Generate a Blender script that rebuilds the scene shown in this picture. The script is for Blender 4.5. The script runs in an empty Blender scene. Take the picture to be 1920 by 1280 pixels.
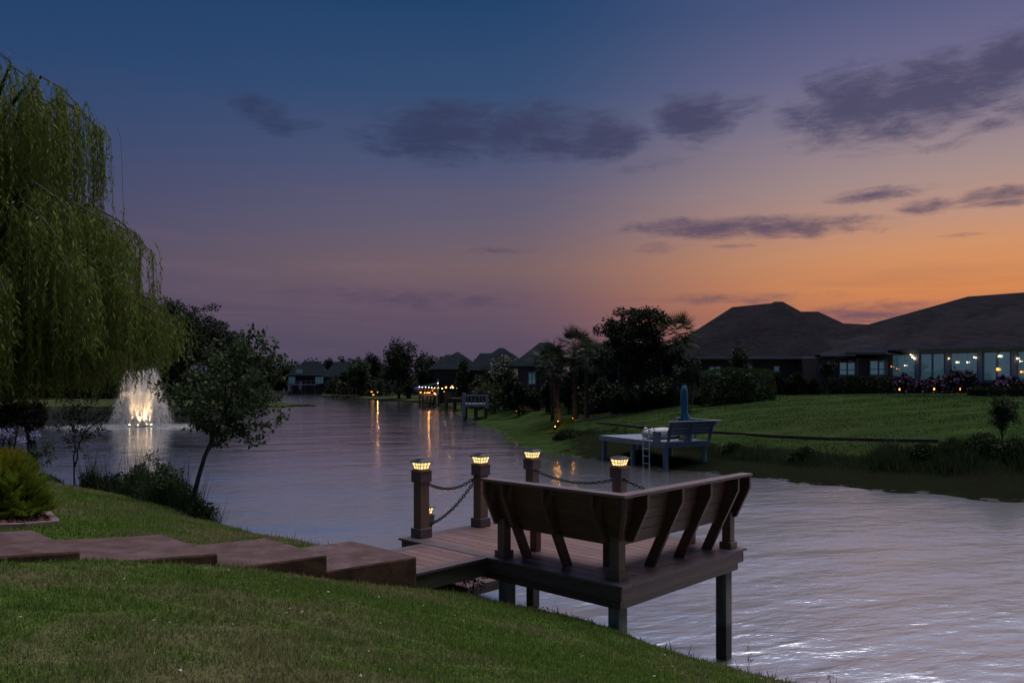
import bpy, math, random
import numpy as np
from mathutils import Vector, Matrix

random.seed(7)
R = math.radians
scene = bpy.context.scene
COL = scene.collection

# ------------------------------------------------------------------ camera, sky, sun, exposure
F, CX, HY, CAMZ = 1493.0, 960.0, 714.0, 3.15
cam_d = bpy.data.cameras.new("camera")
cam = bpy.data.objects.new("camera", cam_d)
COL.objects.link(cam)
cam.location = (0, 0, CAMZ)
cam.rotation_euler = (R(90), 0, 0)
cam_d.sensor_width = 36.0
cam_d.lens = F / 1920 * 36
cam_d.shift_y = (HY - 640) / 1920
cam_d.clip_start = 0.05
cam_d.clip_end = 3000
scene.camera = cam
scene.view_settings.view_transform = 'Standard'
scene.view_settings.look = 'None'
scene.view_settings.exposure = 0.12
scene.view_settings.gamma = 1.0
scene.view_settings.use_curve_mapping = False
scene.cycles.use_denoising = True
scene.cycles.max_bounces = 6
scene.cycles.transparent_max_bounces = 12
scene.cycles.caustics_reflective = False
scene.cycles.caustics_refractive = False
scene.cycles.sample_clamp_indirect = 4.0

SUN_AZ, FILL_EL = 42.0, 74.0
FILL_POWER = 2.9


def lin(c, a=None):
    """8-bit sRGB triple -> linear"""
    o = []
    for v in c:
        v = v / 255.0
        o.append(v / 12.92 if v <= 0.04045 else ((v + 0.055) / 1.055) ** 2.4)
    return (o[0], o[1], o[2], 1.0)


class NT:
    def __init__(s, tree):
        s.t = tree

    def n(s, typ, **kw):
        nd = s.t.nodes.new(typ)
        for k, v in kw.items():
            if hasattr(nd, k):
                setattr(nd, k, v)
        return nd

    def link(s, a, b):
        s.t.links.new(a, b)

    def inp(s, sock, v):
        if isinstance(v, bpy.types.NodeSocket):
            s.t.links.new(v, sock)
        else:
            sock.default_value = v

    def math(s, op, a, b=None, c=None, clamp=False):
        nd = s.n('ShaderNodeMath', operation=op)
        nd.use_clamp = clamp
        s.inp(nd.inputs[0], a)
        if b is not None:
            s.inp(nd.inputs[1], b)
        if c is not None:
            s.inp(nd.inputs[2], c)
        return nd.outputs[0]

    def rng(s, v, a, b, c=0.0, d=1.0, smooth=False):
        nd = s.n('ShaderNodeMapRange')
        nd.interpolation_type = 'SMOOTHSTEP' if smooth else 'LINEAR'
        s.inp(nd.inputs['Value'], v)
        for k, x in (('From Min', a), ('From Max', b), ('To Min', c), ('To Max', d)):
            s.inp(nd.inputs[k], x)
        return nd.outputs['Result']

    def mix(s, f, a, b, typ='MIX'):
        nd = s.n('ShaderNodeMix', data_type='RGBA', blend_type=typ)
        s.inp(nd.inputs[0], f)
        s.inp(nd.inputs[6], a)
        s.inp(nd.inputs[7], b)
        return nd.outputs[2]

    def ramp(s, f, stops, interp='LINEAR'):
        nd = s.n('ShaderNodeValToRGB')
        cr = nd.color_ramp
        cr.interpolation = interp
        while len(cr.elements) < len(stops):
            cr.elements.new(0.5)
        for e, (p, c) in zip(cr.elements, stops):
            e.position = p
            e.color = c if len(c) == 4 else (*c, 1)
        s.inp(nd.inputs[0], f)
        return nd.outputs[0]

    def noise(s, vec, scale, detail=4, rough=0.55, dist=0.0, dims='3D'):
        nd = s.n('ShaderNodeTexNoise', noise_dimensions=dims)
        if vec is not None:
            s.inp(nd.inputs['Vector'], vec)
        nd.inputs['Scale'].default_value = scale
        nd.inputs['Detail'].default_value = detail
        nd.inputs['Roughness'].default_value = rough
        nd.inputs['Distortion'].default_value = dist
        return nd.outputs['Fac']

    def comb(s, x, y, z):
        nd = s.n('ShaderNodeCombineXYZ')
        s.inp(nd.inputs[0], x)
        s.inp(nd.inputs[1], y)
        s.inp(nd.inputs[2], z)
        return nd.outputs[0]

    def sep(s, v):
        nd = s.n('ShaderNodeSeparateXYZ')
        s.inp(nd.inputs[0], v)
        return nd.outputs


# ---- world: dusk sky, brightest low in the north-west (to the right), built from directions only
world = bpy.data.worlds.new("World")
scene.world = world
world.use_nodes = True
wt = NT(world.node_tree)
for nd in list(world.node_tree.nodes):
    world.node_tree.nodes.remove(nd)
tc = wt.n('ShaderNodeTexCoord')
X, Y, Z = wt.sep(tc.outputs['Generated'])[:3]
DEG = 57.29578
el = wt.math('MULTIPLY', wt.math('ARCSINE', Z), DEG)
az = wt.math('MULTIPLY', wt.math('ARCTAN2', X, Y), DEG)
cosd = wt.math('COSINE', wt.math('MULTIPLY', wt.math('SUBTRACT', az, SUN_AZ), 1 / DEG))
E = wt.math('DIVIDE', el, 90.0, clamp=True)


def er(stops):
    return wt.ramp(E, [(d / 90.0, lin(c)) for d, c in stops])


r_e = er([(0, (74, 72, 95)), (4.5, (82, 77, 98)), (7.5, (82, 79, 103)), (11, (72, 76, 108)), (16, (56, 74, 112)),
          (20, (42, 70, 112)), (26, (30, 64, 106)), (90, (30, 58, 98))])
r_c = er([(0, (86, 75, 98)), (2.5, (92, 79, 100)), (5.5, (108, 87, 102)), (8, (124, 101, 104)), (11, (108, 98, 116)),
          (15, (84, 90, 122)), (20, (56, 80, 118)), (26, (34, 68, 110)), (90, (36, 62, 102))])
r_w = er([(0, (142, 92, 92)), (3.2, (190, 114, 88)), (6, (220, 142, 86)), (8.5, (214, 150, 106)), (10.5, (194, 150, 130)),
          (13, (172, 146, 142)), (17, (136, 126, 146)), (20, (112, 108, 142)), (24, (84, 92, 132)), (40, (62, 80, 122)), (90, (40, 62, 102))])
f1 = wt.rng(cosd, 0.18, 0.84, 0, 1, True)
f2 = wt.math('POWER', wt.rng(cosd, 0.70, 1.0, 0, 1, True), 1.45)
sky = wt.mix(f2, wt.mix(f1, r_e, r_c), r_w)


def azel(px, py):
    dx, dy = px - CX, HY - py
    return math.degrees(math.atan2(dx, F)), math.degrees(math.atan2(dy, math.hypot(F, dx)))


# broad thin streaks near the horizon
sv = wt.comb(wt.math('MULTIPLY', az, 0.030), wt.math('MULTIPLY', el, 0.30), 0.0)
streak = wt.noise(sv, 1.6, 6, 0.6, 0.6)
st_amt = wt.math('MULTIPLY', wt.rng(streak, 0.50, 0.72, 0, 1, True), wt.rng(el, 9.5, 4.0, 0.0, 0.42, True))
sky = wt.mix(st_amt, sky, wt.mix(f2, lin((86, 68, 92)), lin((150, 96, 92))))
# brightening wisps
sv2 = wt.comb(wt.math('MULTIPLY', az, 0.025), wt.math('MULTIPLY', el, 0.26), 4.7)
str2 = wt.noise(sv2, 1.8, 7, 0.62, 0.8)
sky = wt.mix(wt.math('MULTIPLY', wt.rng(str2, 0.52, 0.75, 0, 1, True), wt.rng(el, 20, 8, 0.0, 0.20)), sky,
             wt.mix(f2, lin((132, 104, 118)), lin((214, 164, 140))))

# separate darker clouds, each an ellipse in azimuth / elevation broken up by noise
CLOUDS = [  # px, py, half-width px, half-height px, tilt, strength
    (830, 250, 165, 62, 0.02, 1.45), (1000, 248, 180, 56, 0.0, 1.4), (1130, 262, 90, 46, 0.05, 1.6),
    (1300, 222, 82, 52, -0.1, 1.5), (1375, 205, 70, 24, 0.15, 1.0),
    (1590, 200, 140, 76, 0.12, 1.4), (1730, 185, 200, 80, 0.2, 1.5), (1880, 130, 180, 78, 0.28, 1.5), (1900, 222, 130, 22, 0.12, .85),
    (1420, 426, 260, 24, -0.03, 1.35), (1230, 428, 90, 12, 0.0, 1.0), (1650, 364, 115, 15, 0.02, 1.2), (1735, 388, 62, 17, 0.05, 1.0),
    (1890, 362, 110, 17, 0.02, 1.05), (1870, 382, 90, 10, 0.0, .9), (1240, 465, 50, 12, 0, .7), (1380, 461, 45, 6, 0, .9),
    (1820, 440, 70, 6, 0, .8), (500, 215, 66, 34, -0.2, 1.3), (570, 235, 60, 14, 0, .6), (1195, 315, 90, 14, 0.1, .62), (1760, 275, 120, 12, .05, .5),
    (940, 470, 70, 7, 0, .6), (1640, 585, 170, 24, 0, 1.2), (1400, 560, 200, 14, 0, .75), (760, 560, 260, 22, 0, .8), (1500, 572, 50, 4, 0, .7),
]
mask = None
for (px, py, hw, hh, tilt, st) in CLOUDS:
    a0, e0 = azel(px, py)
    wa, we = hw / F * DEG * math.cos(R(a0)) ** 2, hh / F * DEG * math.cos(R(a0))
    da = wt.math('SUBTRACT', az, a0)
    de = wt.math('SUBTRACT', wt.math('SUBTRACT', el, e0), wt.math('MULTIPLY', da, tilt))
    qa = wt.math('POWER', wt.math('ABSOLUTE', wt.math('DIVIDE', da, wa)), 2.0)
    qe = wt.math('POWER', wt.math('ABSOLUTE', wt.math('DIVIDE', de, we)), 2.0)
    m = wt.math('MULTIPLY', wt.math('SUBTRACT', 1.25, wt.math('ADD', qa, qe)), st)
    mask = m if mask is None else wt.math('SMOOTH_MAX', mask, m, 0.25)
cv = wt.comb(wt.math('MULTIPLY', az, 0.16), wt.math('MULTIPLY', el, 0.42), 0.0)
cn = wt.noise(cv, 1.7, 9, 0.62, 0.5)
cn2 = wt.noise(wt.comb(wt.math('MULTIPLY', az, 0.11), wt.math('MULTIPLY', el, 0.5), 3.0), 6.0, 8, 0.7, 0.6)
dens = wt.math('ADD', wt.math('ADD', mask, wt.math('MULTIPLY', wt.math('SUBTRACT', cn, 0.5), 3.6)),
               wt.math('MULTIPLY', wt.math('SUBTRACT', cn2, 0.5), 2.0))
dens = wt.rng(dens, 0.0, 2.1, 0, 0.88, True)
dens = wt.math('MULTIPLY', dens, wt.rng(mask, -1.2, 0.0, 0.0, 1.0, True))
cloud_c = wt.mix(wt.rng(cosd, 0.6, 0.97), lin((50, 60, 92)), lin((74, 72, 102)))
cloud_c = wt.mix(wt.rng(el, 13, 8), cloud_c, wt.mix(f2, lin((84, 70, 96)), lin((104, 82, 98))))
sky = wt.mix(dens, sky, cloud_c)
sky = wt.mix(wt.rng(el, 0.0, -3.0), sky, lin((30, 34, 40)))
bg = wt.n('ShaderNodeBackground')
wt.link(sky, bg.inputs['Color'])
bg.inputs['Strength'].default_value = 0.88
wo = wt.n('ShaderNodeOutputWorld')
wt.link(bg.outputs[0], wo.inputs['Surface'])

fill_sun_d = bpy.data.lights.new("sun", 'SUN')  # wide overhead lamp added to lift the ground; the dusk sun is down
fill_sun_d.energy = FILL_POWER
fill_sun_d.angle = R(54)
fill_sun_d.color = (1.0, 0.94, 0.97)
sun = bpy.data.objects.new("sun", fill_sun_d)
COL.objects.link(sun)
sun.rotation_euler = (R(90 - FILL_EL), 0, R(-SUN_AZ + 180))
sd = Vector((math.sin(R(SUN_AZ)) * math.cos(R(FILL_EL)), math.cos(R(SUN_AZ)) * math.cos(R(FILL_EL)), math.sin(R(FILL_EL))))
sun.rotation_euler = sd.to_track_quat('Z', 'Y').to_euler()
sun.location = sd * 60

# ------------------------------------------------------------------ materials
def newmat(name):
    m = bpy.data.materials.new(name)
    m.use_nodes = True
    t = NT(m.node_tree)
    b = m.node_tree.nodes['Principled BSDF']
    return m, t, b


def mat_simple(name, c1, c2=None, scale=6.0, rough=0.7, bump=0.2, detail=6, stretch=(1, 1, 1), metal=0.0, spec=0.4, bscale=None, island=0.0):
    m, t, b = newmat(name)
    o = t.n('ShaderNodeTexCoord').outputs['Object']
    mp = t.n('ShaderNodeMapping')
    t.link(o, mp.inputs['Vector'])
    mp.inputs['Scale'].default_value = stretch
    v = mp.outputs[0]
    if c2 is None:
        c2 = tuple(x * 0.7 for x in c1)
    nz = t.noise(v, scale, detail, 0.6)
    col = t.mix(t.rng(nz, 0.32, 0.68), (*c1, 1), (*c2, 1))
    if island:
        g = t.n('ShaderNodeObjectInfo').outputs['Random']
        col = t.mix(1.0, col, t.ramp(g, [(0, (1 - island,) * 3), (1, (1 + island,) * 3)]), 'MULTIPLY')
    t.link(col, b.inputs['Base Color'])
    b.inputs['Roughness'].default_value = rough
    b.inputs['Metallic'].default_value = metal
    b.inputs['Specular IOR Level'].default_value = spec
    if bump:
        bp = t.n('ShaderNodeBump')
        bp.inputs['Strength'].default_value = bump
        bp.inputs['Distance'].default_value = 0.01
        t.link(t.noise(v, bscale or scale * 4, 6, 0.65), bp.inputs['Height'])
        t.link(bp.outputs[0], b.inputs['Normal'])
    return m


def mat_leaf(name, ca, cb, cc=None, trans=0.35, rough=0.55, seed=0.0):
    """leaf colour varies leaf by leaf"""
    m, t, b = newmat(name)
    g = t.n('ShaderNodeNewGeometry')
    stops = [(0, ca), (0.6, cb), (1, cc or cb)]
    col = t.ramp(g.outputs['Random Per Island'], [(p, (*c, 1)) for p, c in stops])
    t.link(col, b.inputs['Base Color'])
    b.inputs['Roughness'].default_value = rough
    b.inputs['Specular IOR Level'].default_value = 0.15
    tr = t.n('ShaderNodeBsdfTranslucent')
    t.link(col, tr.inputs['Color'])
    mx = t.n('ShaderNodeMixShader')
    mx.inputs[0].default_value = trans
    t.link(b.outputs[0], mx.inputs[1])
    t.link(tr.outputs[0], mx.inputs[2])
    t.link(mx.outputs[0], m.node_tree.nodes['Material Output'].inputs['Surface'])
    return m


def mat_emit(name, c, s, base=(0.8, 0.7, 0.5)):
    m, t, b = newmat(name)
    b.inputs['Base Color'].default_value = (*base, 1)
    b.inputs['Emission Color'].default_value = (*c, 1)
    b.inputs['Emission Strength'].default_value = s
    return m


M = {}
# composite decking: grain runs along local y (the v axis) for boards, along x for the others
M['deck'] = mat_simple('composite_deck', (0.19, 0.118, 0.108), (0.12, 0.070, 0.064), 9, 0.42, 0.25, stretch=(6, .5, 6), island=.13)
M['border'] = mat_simple('composite_border', (0.115, 0.088, 0.095), (0.085, 0.064, 0.07), 9, 0.40, 0.22, stretch=(.8, .8, 6), island=.08)
M['fascia'] = mat_simple('composite_fascia', (0.15, 0.092, 0.08), (0.10, 0.06, 0.05), 5, 0.55, 0.25, stretch=(.7, .7, 9))
M['sleeve'] = mat_simple('post_sleeve', (0.20, 0.125, 0.085), (0.13, 0.082, 0.058), 8, 0.6, 0.5, stretch=(7, 7, .5), bscale=18)
M['trim'] = mat_simple('post_trim', (0.115, 0.085, 0.09), (0.085, 0.062, 0.066), 8, 0.5, 0.15)
M['bench'] = mat_simple('bench_wood', (0.15, 0.074, 0.048), (0.085, 0.043, 0.03), 6, 0.6, 0.4, stretch=(1, 1, 5), bscale=20, island=.1)
M['benchtop'] = mat_simple('bench_rail', (0.16, 0.115, 0.12), (0.115, 0.082, 0.085), 6, 0.42, 0.3, stretch=(1, 1, 1))
M['beam'] = mat_simple('dark_beam', (0.07, 0.05, 0.035), (0.045, 0.034, 0.024), 4, 0.75, 0.4, stretch=(.8, .8, 6))
M['treated'] = mat_simple('treated_beam', (0.085, 0.08, 0.045), (0.05, 0.045, 0.028), 4, 0.8, 0.4, stretch=(.8, .8, 6))
M['black_iron'] = mat_simple('black_plastic_chain', (0.004, 0.004, 0.0045), None, 10, 0.4, 0.1)
M['lampmetal'] = mat_simple('lamp_bronze', (0.05, 0.048, 0.055), (0.03, 0.03, 0.035), 12, 0.4, 0.1, metal=0.4)
M['copper'] = mat_simple('lamp_tray', (0.30, 0.14, 0.06), (0.2, 0.09, 0.04), 12, 0.45, 0.1, metal=.3)


def mat_pane():
    m, t, b = newmat('lamp_glass_lit')
    o = t.n('ShaderNodeTexCoord').outputs['Object']
    nz = t.noise(o, 60, 3, 0.5)
    col = t.mix(t.rng(nz, .35, .7), (1.0, 0.72, 0.27, 1), (1.0, 0.90, 0.52, 1))
    b.inputs['Base Color'].default_value = (0.8, 0.7, 0.5, 1)
    b.inputs['Roughness'].default_value = 0.3
    t.link(col, b.inputs['Emission Color'])
    t.link(t.rng(nz, .3, .75, .42, 1.05), b.inputs['Emission Strength'])
    tr = t.n('ShaderNodeBsdfTransparent')
    mx = t.n('ShaderNodeMixShader')
    mx.inputs[0].default_value = .40
    t.link(b.outputs[0], mx.inputs[1])
    t.link(tr.outputs[0], mx.inputs[2])
    t.link(mx.outputs[0], m.node_tree.nodes['Material Output'].inputs['Surface'])
    return m


M['pane'] = mat_pane()


def mat_piling():
    m, t, b = newmat('piling_wood')
    o = t.n('ShaderNodeTexCoord').outputs['Object']
    mp = t.n('ShaderNodeMapping')
    mp.inputs['Scale'].default_value = (14, 14, .8)
    t.link(o, mp.inputs['Vector'])
    nz = t.noise(mp.outputs[0], 2.2, 8, .7)
    z = t.sep(o)[2]
    wob = t.math('ADD', z, t.math('MULTIPLY', t.noise(o, 5, 3), 0.12))
    dry = t.mix(t.rng(nz, .3, .7), (0.42, 0.39, 0.30, 1), (0.16, 0.135, 0.10, 1))
    wet = t.mix(t.rng(nz, .3, .7), (0.085, 0.085, 0.062, 1), (0.035, 0.032, 0.026, 1))
    t.link(t.mix(t.rng(wob, 0.42, 0.50), wet, dry), b.inputs['Base Color'])
    b.inputs['Roughness'].default_value = .8
    bp = t.n('ShaderNodeBump')
    bp.inputs['Strength'].default_value = .5
    bp.inputs['Distance'].default_value = .01
    t.link(nz, bp.inputs['Height'])
    t.link(bp.outputs[0], b.inputs['Normal'])
    return m


M['piling'] = mat_piling()


def mat_step():
    m, t, b = newmat('stained_concrete')
    g = t.n('ShaderNodeNewGeometry')
    p = g.outputs['Position']
    n1 = t.noise(p, 1.3, 7, .62, .8)
    n2 = t.noise(p, 4.5, 8, .65, .4)
    n3 = t.noise(p, 45, 4, .6)
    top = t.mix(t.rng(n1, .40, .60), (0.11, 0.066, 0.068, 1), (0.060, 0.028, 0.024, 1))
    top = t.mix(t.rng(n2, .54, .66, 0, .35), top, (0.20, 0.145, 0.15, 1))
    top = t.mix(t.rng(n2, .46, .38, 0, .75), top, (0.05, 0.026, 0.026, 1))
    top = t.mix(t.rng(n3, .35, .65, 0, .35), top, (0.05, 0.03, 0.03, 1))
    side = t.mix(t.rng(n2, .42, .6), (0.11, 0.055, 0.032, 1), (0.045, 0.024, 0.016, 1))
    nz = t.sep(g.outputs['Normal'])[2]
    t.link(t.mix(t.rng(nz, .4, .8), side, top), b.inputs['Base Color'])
    t.link(t.rng(n2, .3, .7, .6, .85), b.inputs['Roughness'])
    b.inputs['Specular IOR Level'].default_value = .25
    bp = t.n('ShaderNodeBump')
    bp.inputs['Strength'].default_value = .35
    bp.inputs['Distance'].default_value = .01
    t.link(t.math('ADD', n3, t.math('MULTIPLY', n2, 1.5)), bp.inputs['Height'])
    t.link(bp.outputs[0], b.inputs['Normal'])
    return m


M['step'] = mat_step()


def lawn_color(t, p):
    """green lawn with straw-coloured thin patches, by place"""
    a = t.noise(p, 0.55, 5, .6, .4)
    c = t.noise(p, 3.0, 5, .65)
    d = t.noise(p, 19, 4, .7)
    g = t.mix(t.rng(d, .3, .7), (0.095, 0.175, 0.032, 1), (0.21, 0.305, 0.075, 1))
    s = t.mix(t.rng(d, .3, .7), (0.20, 0.20, 0.09, 1), (0.40, 0.345, 0.20, 1))
    f = t.math('ADD', t.math('MULTIPLY', a, .75), t.math('MULTIPLY', c, .25))
    return t.mix(t.rng(f, .44, .60, 0, .8, True), g, s)


def mat_ground():
    m, t, b = newmat('ground')
    p = t.n('ShaderNodeNewGeometry').outputs['Position']
    at = t.n('ShaderNodeAttribute', attribute_name='zone')
    bank, near, pale = t.sep(at.outputs['Vector'])[:3]
    lawn = t.mix(1.0, lawn_color(t, p), (0.42, 0.42, 0.42, 1), 'MULTIPLY')
    # farther lawns: green darkened for their weaker light, bands standing in for relief shading
    px, py, pz = t.sep(p)[:3]
    stretch = t.comb(t.math('MULTIPLY', px, .35), py, t.math('MULTIPLY', pz, 2.0))
    s1 = t.noise(stretch, 1.3, 7, .7, .6)
    s2 = t.noise(p, .12, 4, .6)
    s3 = t.noise(stretch, 5.0, 4, .7)
    far = t.mix(t.rng(s1, .34, .66), (0.010, 0.024, 0.008, 1), (0.044, 0.070, 0.022, 1))
    far = t.mix(t.rng(s3, .3, .7, 0, .5), far, (0.034, 0.056, 0.014, 1))
    far = t.mix(t.rng(s2, .52, .7, 0, .6), far, (0.036, 0.042, 0.017, 1))
    far = t.mix(t.math('MULTIPLY', pale, .75), far, (0.050, 0.055, 0.028, 1))
    lawn = t.mix(near, far, lawn)
    n1 = t.noise(p, 1.1, 6, .65, .5)
    n2 = t.noise(p, 7, 5, .7)
    mud = t.mix(t.rng(n1, .35, .65), (0.012, 0.011, 0.008, 1), (0.010, 0.016, 0.007, 1))
    mud = t.mix(t.rng(n2, .64, .74, 0, .8), mud, (0.08, 0.08, 0.085, 1))
    bk = t.math('ADD', bank, t.math('MULTIPLY', t.math('SUBTRACT', n1, .5), 1.1))
    col = t.mix(t.rng(bk, .35, .65, 0, 1, True), lawn, mud)
    # pale scum and gravel just at the waterline
    edge = t.math('MULTIPLY', t.rng(pz, 0.05, 0.03, 0, 1, True), t.rng(t.noise(p, 1.6, 5, .7), .52, .62))
    col = t.mix(t.math('MULTIPLY', edge, t.rng(pz, -.03, 0.0)), col, (0.09, 0.085, 0.09, 1))
    t.link(col, b.inputs['Base Color'])
    b.inputs['Roughness'].default_value = .9
    b.inputs['Specular IOR Level'].default_value = .0
    bp = t.n('ShaderNodeBump')
    bp.inputs['Strength'].default_value = .9
    bp.inputs['Distance'].default_value = .05
    t.link(t.math('ADD', t.noise(p, 14, 6, .7), t.math('MULTIPLY', s1, .8)), bp.inputs['Height'])
    t.link(bp.outputs[0], b.inputs['Normal'])
    return m


M['ground'] = mat_ground()


def mat_grass():
    m, t, b = newmat('grass_blades')
    g = t.n('ShaderNodeNewGeometry')
    c = lawn_color(t, g.outputs['Position'])
    r = g.outputs['Random Per Island']
    c = t.mix(1.0, c, t.ramp(r, [(0, (.42, .45, .40)), (.5, (1.0, 1.0, 1.0)), (.93, (1.25, 1.2, 1.0)), (1, (2.1, 1.7, 1.5))]), 'MULTIPLY')
    t.link(c, b.inputs['Base Color'])
    b.inputs['Roughness'].default_value = .7
    b.inputs['Specular IOR Level'].default_value = .15
    tr = t.n('ShaderNodeBsdfTranslucent')
    t.link(c, tr.inputs['Color'])
    mx = t.n('ShaderNodeMixShader')
    mx.inputs[0].default_value = .35
    t.link(b.outputs[0], mx.inputs[1])
    t.link(tr.outputs[0], mx.inputs[2])
    t.link(mx.outputs[0], m.node_tree.nodes['Material Output'].inputs['Surface'])
    return m


M['grass'] = mat_grass()


def mat_water():
    m, t, b = newmat('pond_water')
    p = t.n('ShaderNodeNewGeometry').outputs['Position']
    x, y, z = t.sep(p)[:3]
    # wind ripples: crests run roughly across the view, longer swell nearer the dock
    c, s = math.cos(R(18)), math.sin(R(18))
    u = t.math('ADD', t.math('MULTIPLY', x, c), t.math('MULTIPLY', y, s))
    v = t.math('SUBTRACT', t.math('MULTIPLY', y, c), t.math('MULTIPLY', x, s))
    w1 = t.noise(t.comb(t.math('MULTIPLY', u, .6), t.math('MULTIPLY', v, 1.25), 0.0), 2.1, 4, .55, .4)
    w2 = t.noise(t.comb(t.math('MULTIPLY', u, .5), v, 3.0), 5.5, 3, .55, .2)
    w3 = t.noise(t.comb(t.math('MULTIPLY', u, .3), t.math('MULTIPLY', v, .7), 7.0), .5, 2, .5)
    h = t.math('ADD', t.math('ADD', t.math('MULTIPLY', w1, .038), t.math('MULTIPLY', w2, .020)), t.math('MULTIPLY', w3, .10))
    calm = t.rng(t.noise(t.comb(t.math('MULTIPLY', u, .5), v, 2.0), .35, 4, .6), .35, .65, .45, 1.45)
    h = t.math('MULTIPLY', h, calm)
    h = t.math('MULTIPLY', h, t.rng(y, 9, 30, 1.0, .5))
    bp = t.n('ShaderNodeBump')
    bp.inputs['Strength'].default_value = 1.0
    bp.inputs['Distance'].default_value = 1.0
    t.link(h, bp.inputs['Height'])
    b.inputs['Base Color'].default_value = (0.035, 0.035, 0.045, 1)
    b.inputs['Roughness'].default_value = .12
    gl = t.n('ShaderNodeBsdfGlossy')
    gl.inputs['Color'].default_value = (1, 1, 1, 1)
    t.link(t.rng(y, 6, 40, .31, .11), gl.inputs['Roughness'])
    t.link(bp.outputs[0], gl.inputs['Normal'])
    df = t.n('ShaderNodeBsdfDiffuse')
    df.inputs['Color'].default_value = (0.035, 0.04, 0.05, 1)
    fr = t.n('ShaderNodeFresnel')
    fr.inputs['IOR'].default_value = 1.33
    t.link(bp.outputs[0], fr.inputs['Normal'])
    mx = t.n('ShaderNodeMixShader')
    t.link(t.rng(fr.outputs[0], 0.02, 0.5, 0.80, 1.0), mx.inputs[0])
    t.link(df.outputs[0], mx.inputs[1])
    t.link(gl.outputs[0], mx.inputs[2])
    t.link(mx.outputs[0], m.node_tree.nodes['Material Output'].inputs['Surface'])
    return m


M['water'] = mat_water()
M['bark'] = mat_simple('bark', (0.075, 0.062, 0.05), (0.035, 0.03, 0.026), 5, .9, .8, stretch=(3, 3, .7), bscale=12)
M['palebark'] = mat_simple('pale_bark', (0.20, 0.17, 0.14), (0.11, 0.09, 0.075), 5, .85, .7, stretch=(1, 1, 3), bscale=8)
M['willow'] = mat_leaf('willow_leaf', (0.08, 0.12, 0.026), (0.15, 0.195, 0.042), (0.25, 0.28, 0.07), .45)
M['leaf'] = mat_leaf('leaf_green', (0.022, 0.045, 0.016), (0.040, 0.070, 0.022), (0.07, 0.10, 0.035), .3)
M['leaf_dark'] = mat_leaf('leaf_dark', (0.012, 0.018, 0.010), (0.018, 0.028, 0.013), (0.03, 0.04, 0.018), .2)
M['leaf_mid'] = mat_leaf('leaf_mid', (0.022, 0.038, 0.016), (0.035, 0.055, 0.02), (0.05, 0.075, 0.03), .25)
M['gold'] = mat_leaf('golden_needle', (0.16, 0.17, 0.014), (0.32, 0.26, 0.02), (0.42, 0.25, 0.02), .35)
M['goldgreen'] = mat_leaf('green_needle', (0.06, 0.10, 0.014), (0.13, 0.19, 0.022), (0.22, 0.26, 0.025), .35)
M['reed'] = mat_leaf('reed', (0.02, 0.035, 0.014), (0.035, 0.055, 0.022), (0.06, 0.075, 0.035), .3)
M['lily'] = mat_leaf('agapanthus_petal', (0.22, 0.22, 0.42), (0.36, 0.35, 0.58), (0.5, 0.48, 0.68), .3)
M['pinkbloom'] = mat_leaf('pink_petal', (0.22, 0.12, 0.26), (0.34, 0.20, 0.38), (0.48, 0.32, 0.5), .3)
M['whitebloom'] = mat_leaf('white_petal', (0.4, 0.4, 0.34), (0.55, 0.55, 0.48), None, .3)
M['mulch'] = mat_leaf('mulch_chip', (0.055, 0.025, 0.018), (0.13, 0.055, 0.04), (0.22, 0.12, 0.10), 0, .9)
M['edging'] = mat_simple('edging', (0.17, 0.12, 0.12), (0.11, 0.075, 0.075), 7, .8, .5)
M['rock'] = mat_simple('rock', (0.10, 0.095, 0.10), (0.05, 0.047, 0.05), 3, .85, .8, bscale=9)
M['paleboard'] = mat_simple('weathered_paint', (0.20, 0.235, 0.29), (0.14, 0.165, 0.21), 5, .6, .3, stretch=(1, 1, 5))
M['white'] = mat_simple('white_paint', (0.52, 0.53, 0.56), (0.44, 0.45, 0.48), 4, .5, .1)
M['greytrim'] = mat_simple('grey_trim', (0.30, 0.29, 0.33), (0.25, 0.245, 0.28), 4, .5, .1)
M['chrome'] = mat_simple('ladder_metal', (0.6, 0.62, 0.68), (0.5, 0.52, 0.58), 6, .3, 0, metal=.6)
M['canvas_blue'] = mat_simple('blue_canvas', (0.02, 0.13, 0.22), (0.012, 0.08, 0.15), 9, .85, .4)
M['tarp'] = mat_simple('tarp', (0.50, 0.46, 0.45), (0.40, 0.36, 0.36), 7, .8, .5)
M['greyhouse'] = mat_simple('grey_siding', (0.055, 0.055, 0.062), None, 3, .9, 0, spec=.05)
M['darkcloth'] = mat_simple('dark_cloth', (0.03, 0.03, 0.035), None, 7, .8, .3)


def mat_roof(name, ca, cb, pitch=0.14):
    m, t, b = newmat(name)
    p = t.n('ShaderNodeNewGeometry').outputs['Position']
    x, y, z = t.sep(p)[:3]
    k = t.math('DIVIDE', z, pitch * .5)
    row = t.math('FLOOR', k)
    fr = t.math('FRACT', k)
    cells = t.n('ShaderNodeTexWhiteNoise', noise_dimensions='3D')
    t.link(t.comb(t.math('FLOOR', t.math('MULTIPLY', t.math('ADD', x, t.math('MULTIPLY', row, .37)), 3.3)), row, 0.0), cells.inputs['Vector'])
    c = t.mix(cells.outputs['Value'], (*ca, 1), (*cb, 1))
    c = t.mix(t.rng(t.noise(p, .4, 4), .4, .7, 0, .4), c, (*[v * 1.5 for v in cb], 1))
    t.link(c, b.inputs['Base Color'])
    b.inputs['Roughness'].default_value = .95
    b.inputs['Specular IOR Level'].default_value = .04
    bp = t.n('ShaderNodeBump')
    bp.inputs['Strength'].default_value = .9
    bp.inputs['Distance'].default_value = .03
    t.link(fr, bp.inputs['Height'])
    t.link(bp.outputs[0], b.inputs['Normal'])
    return m


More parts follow.
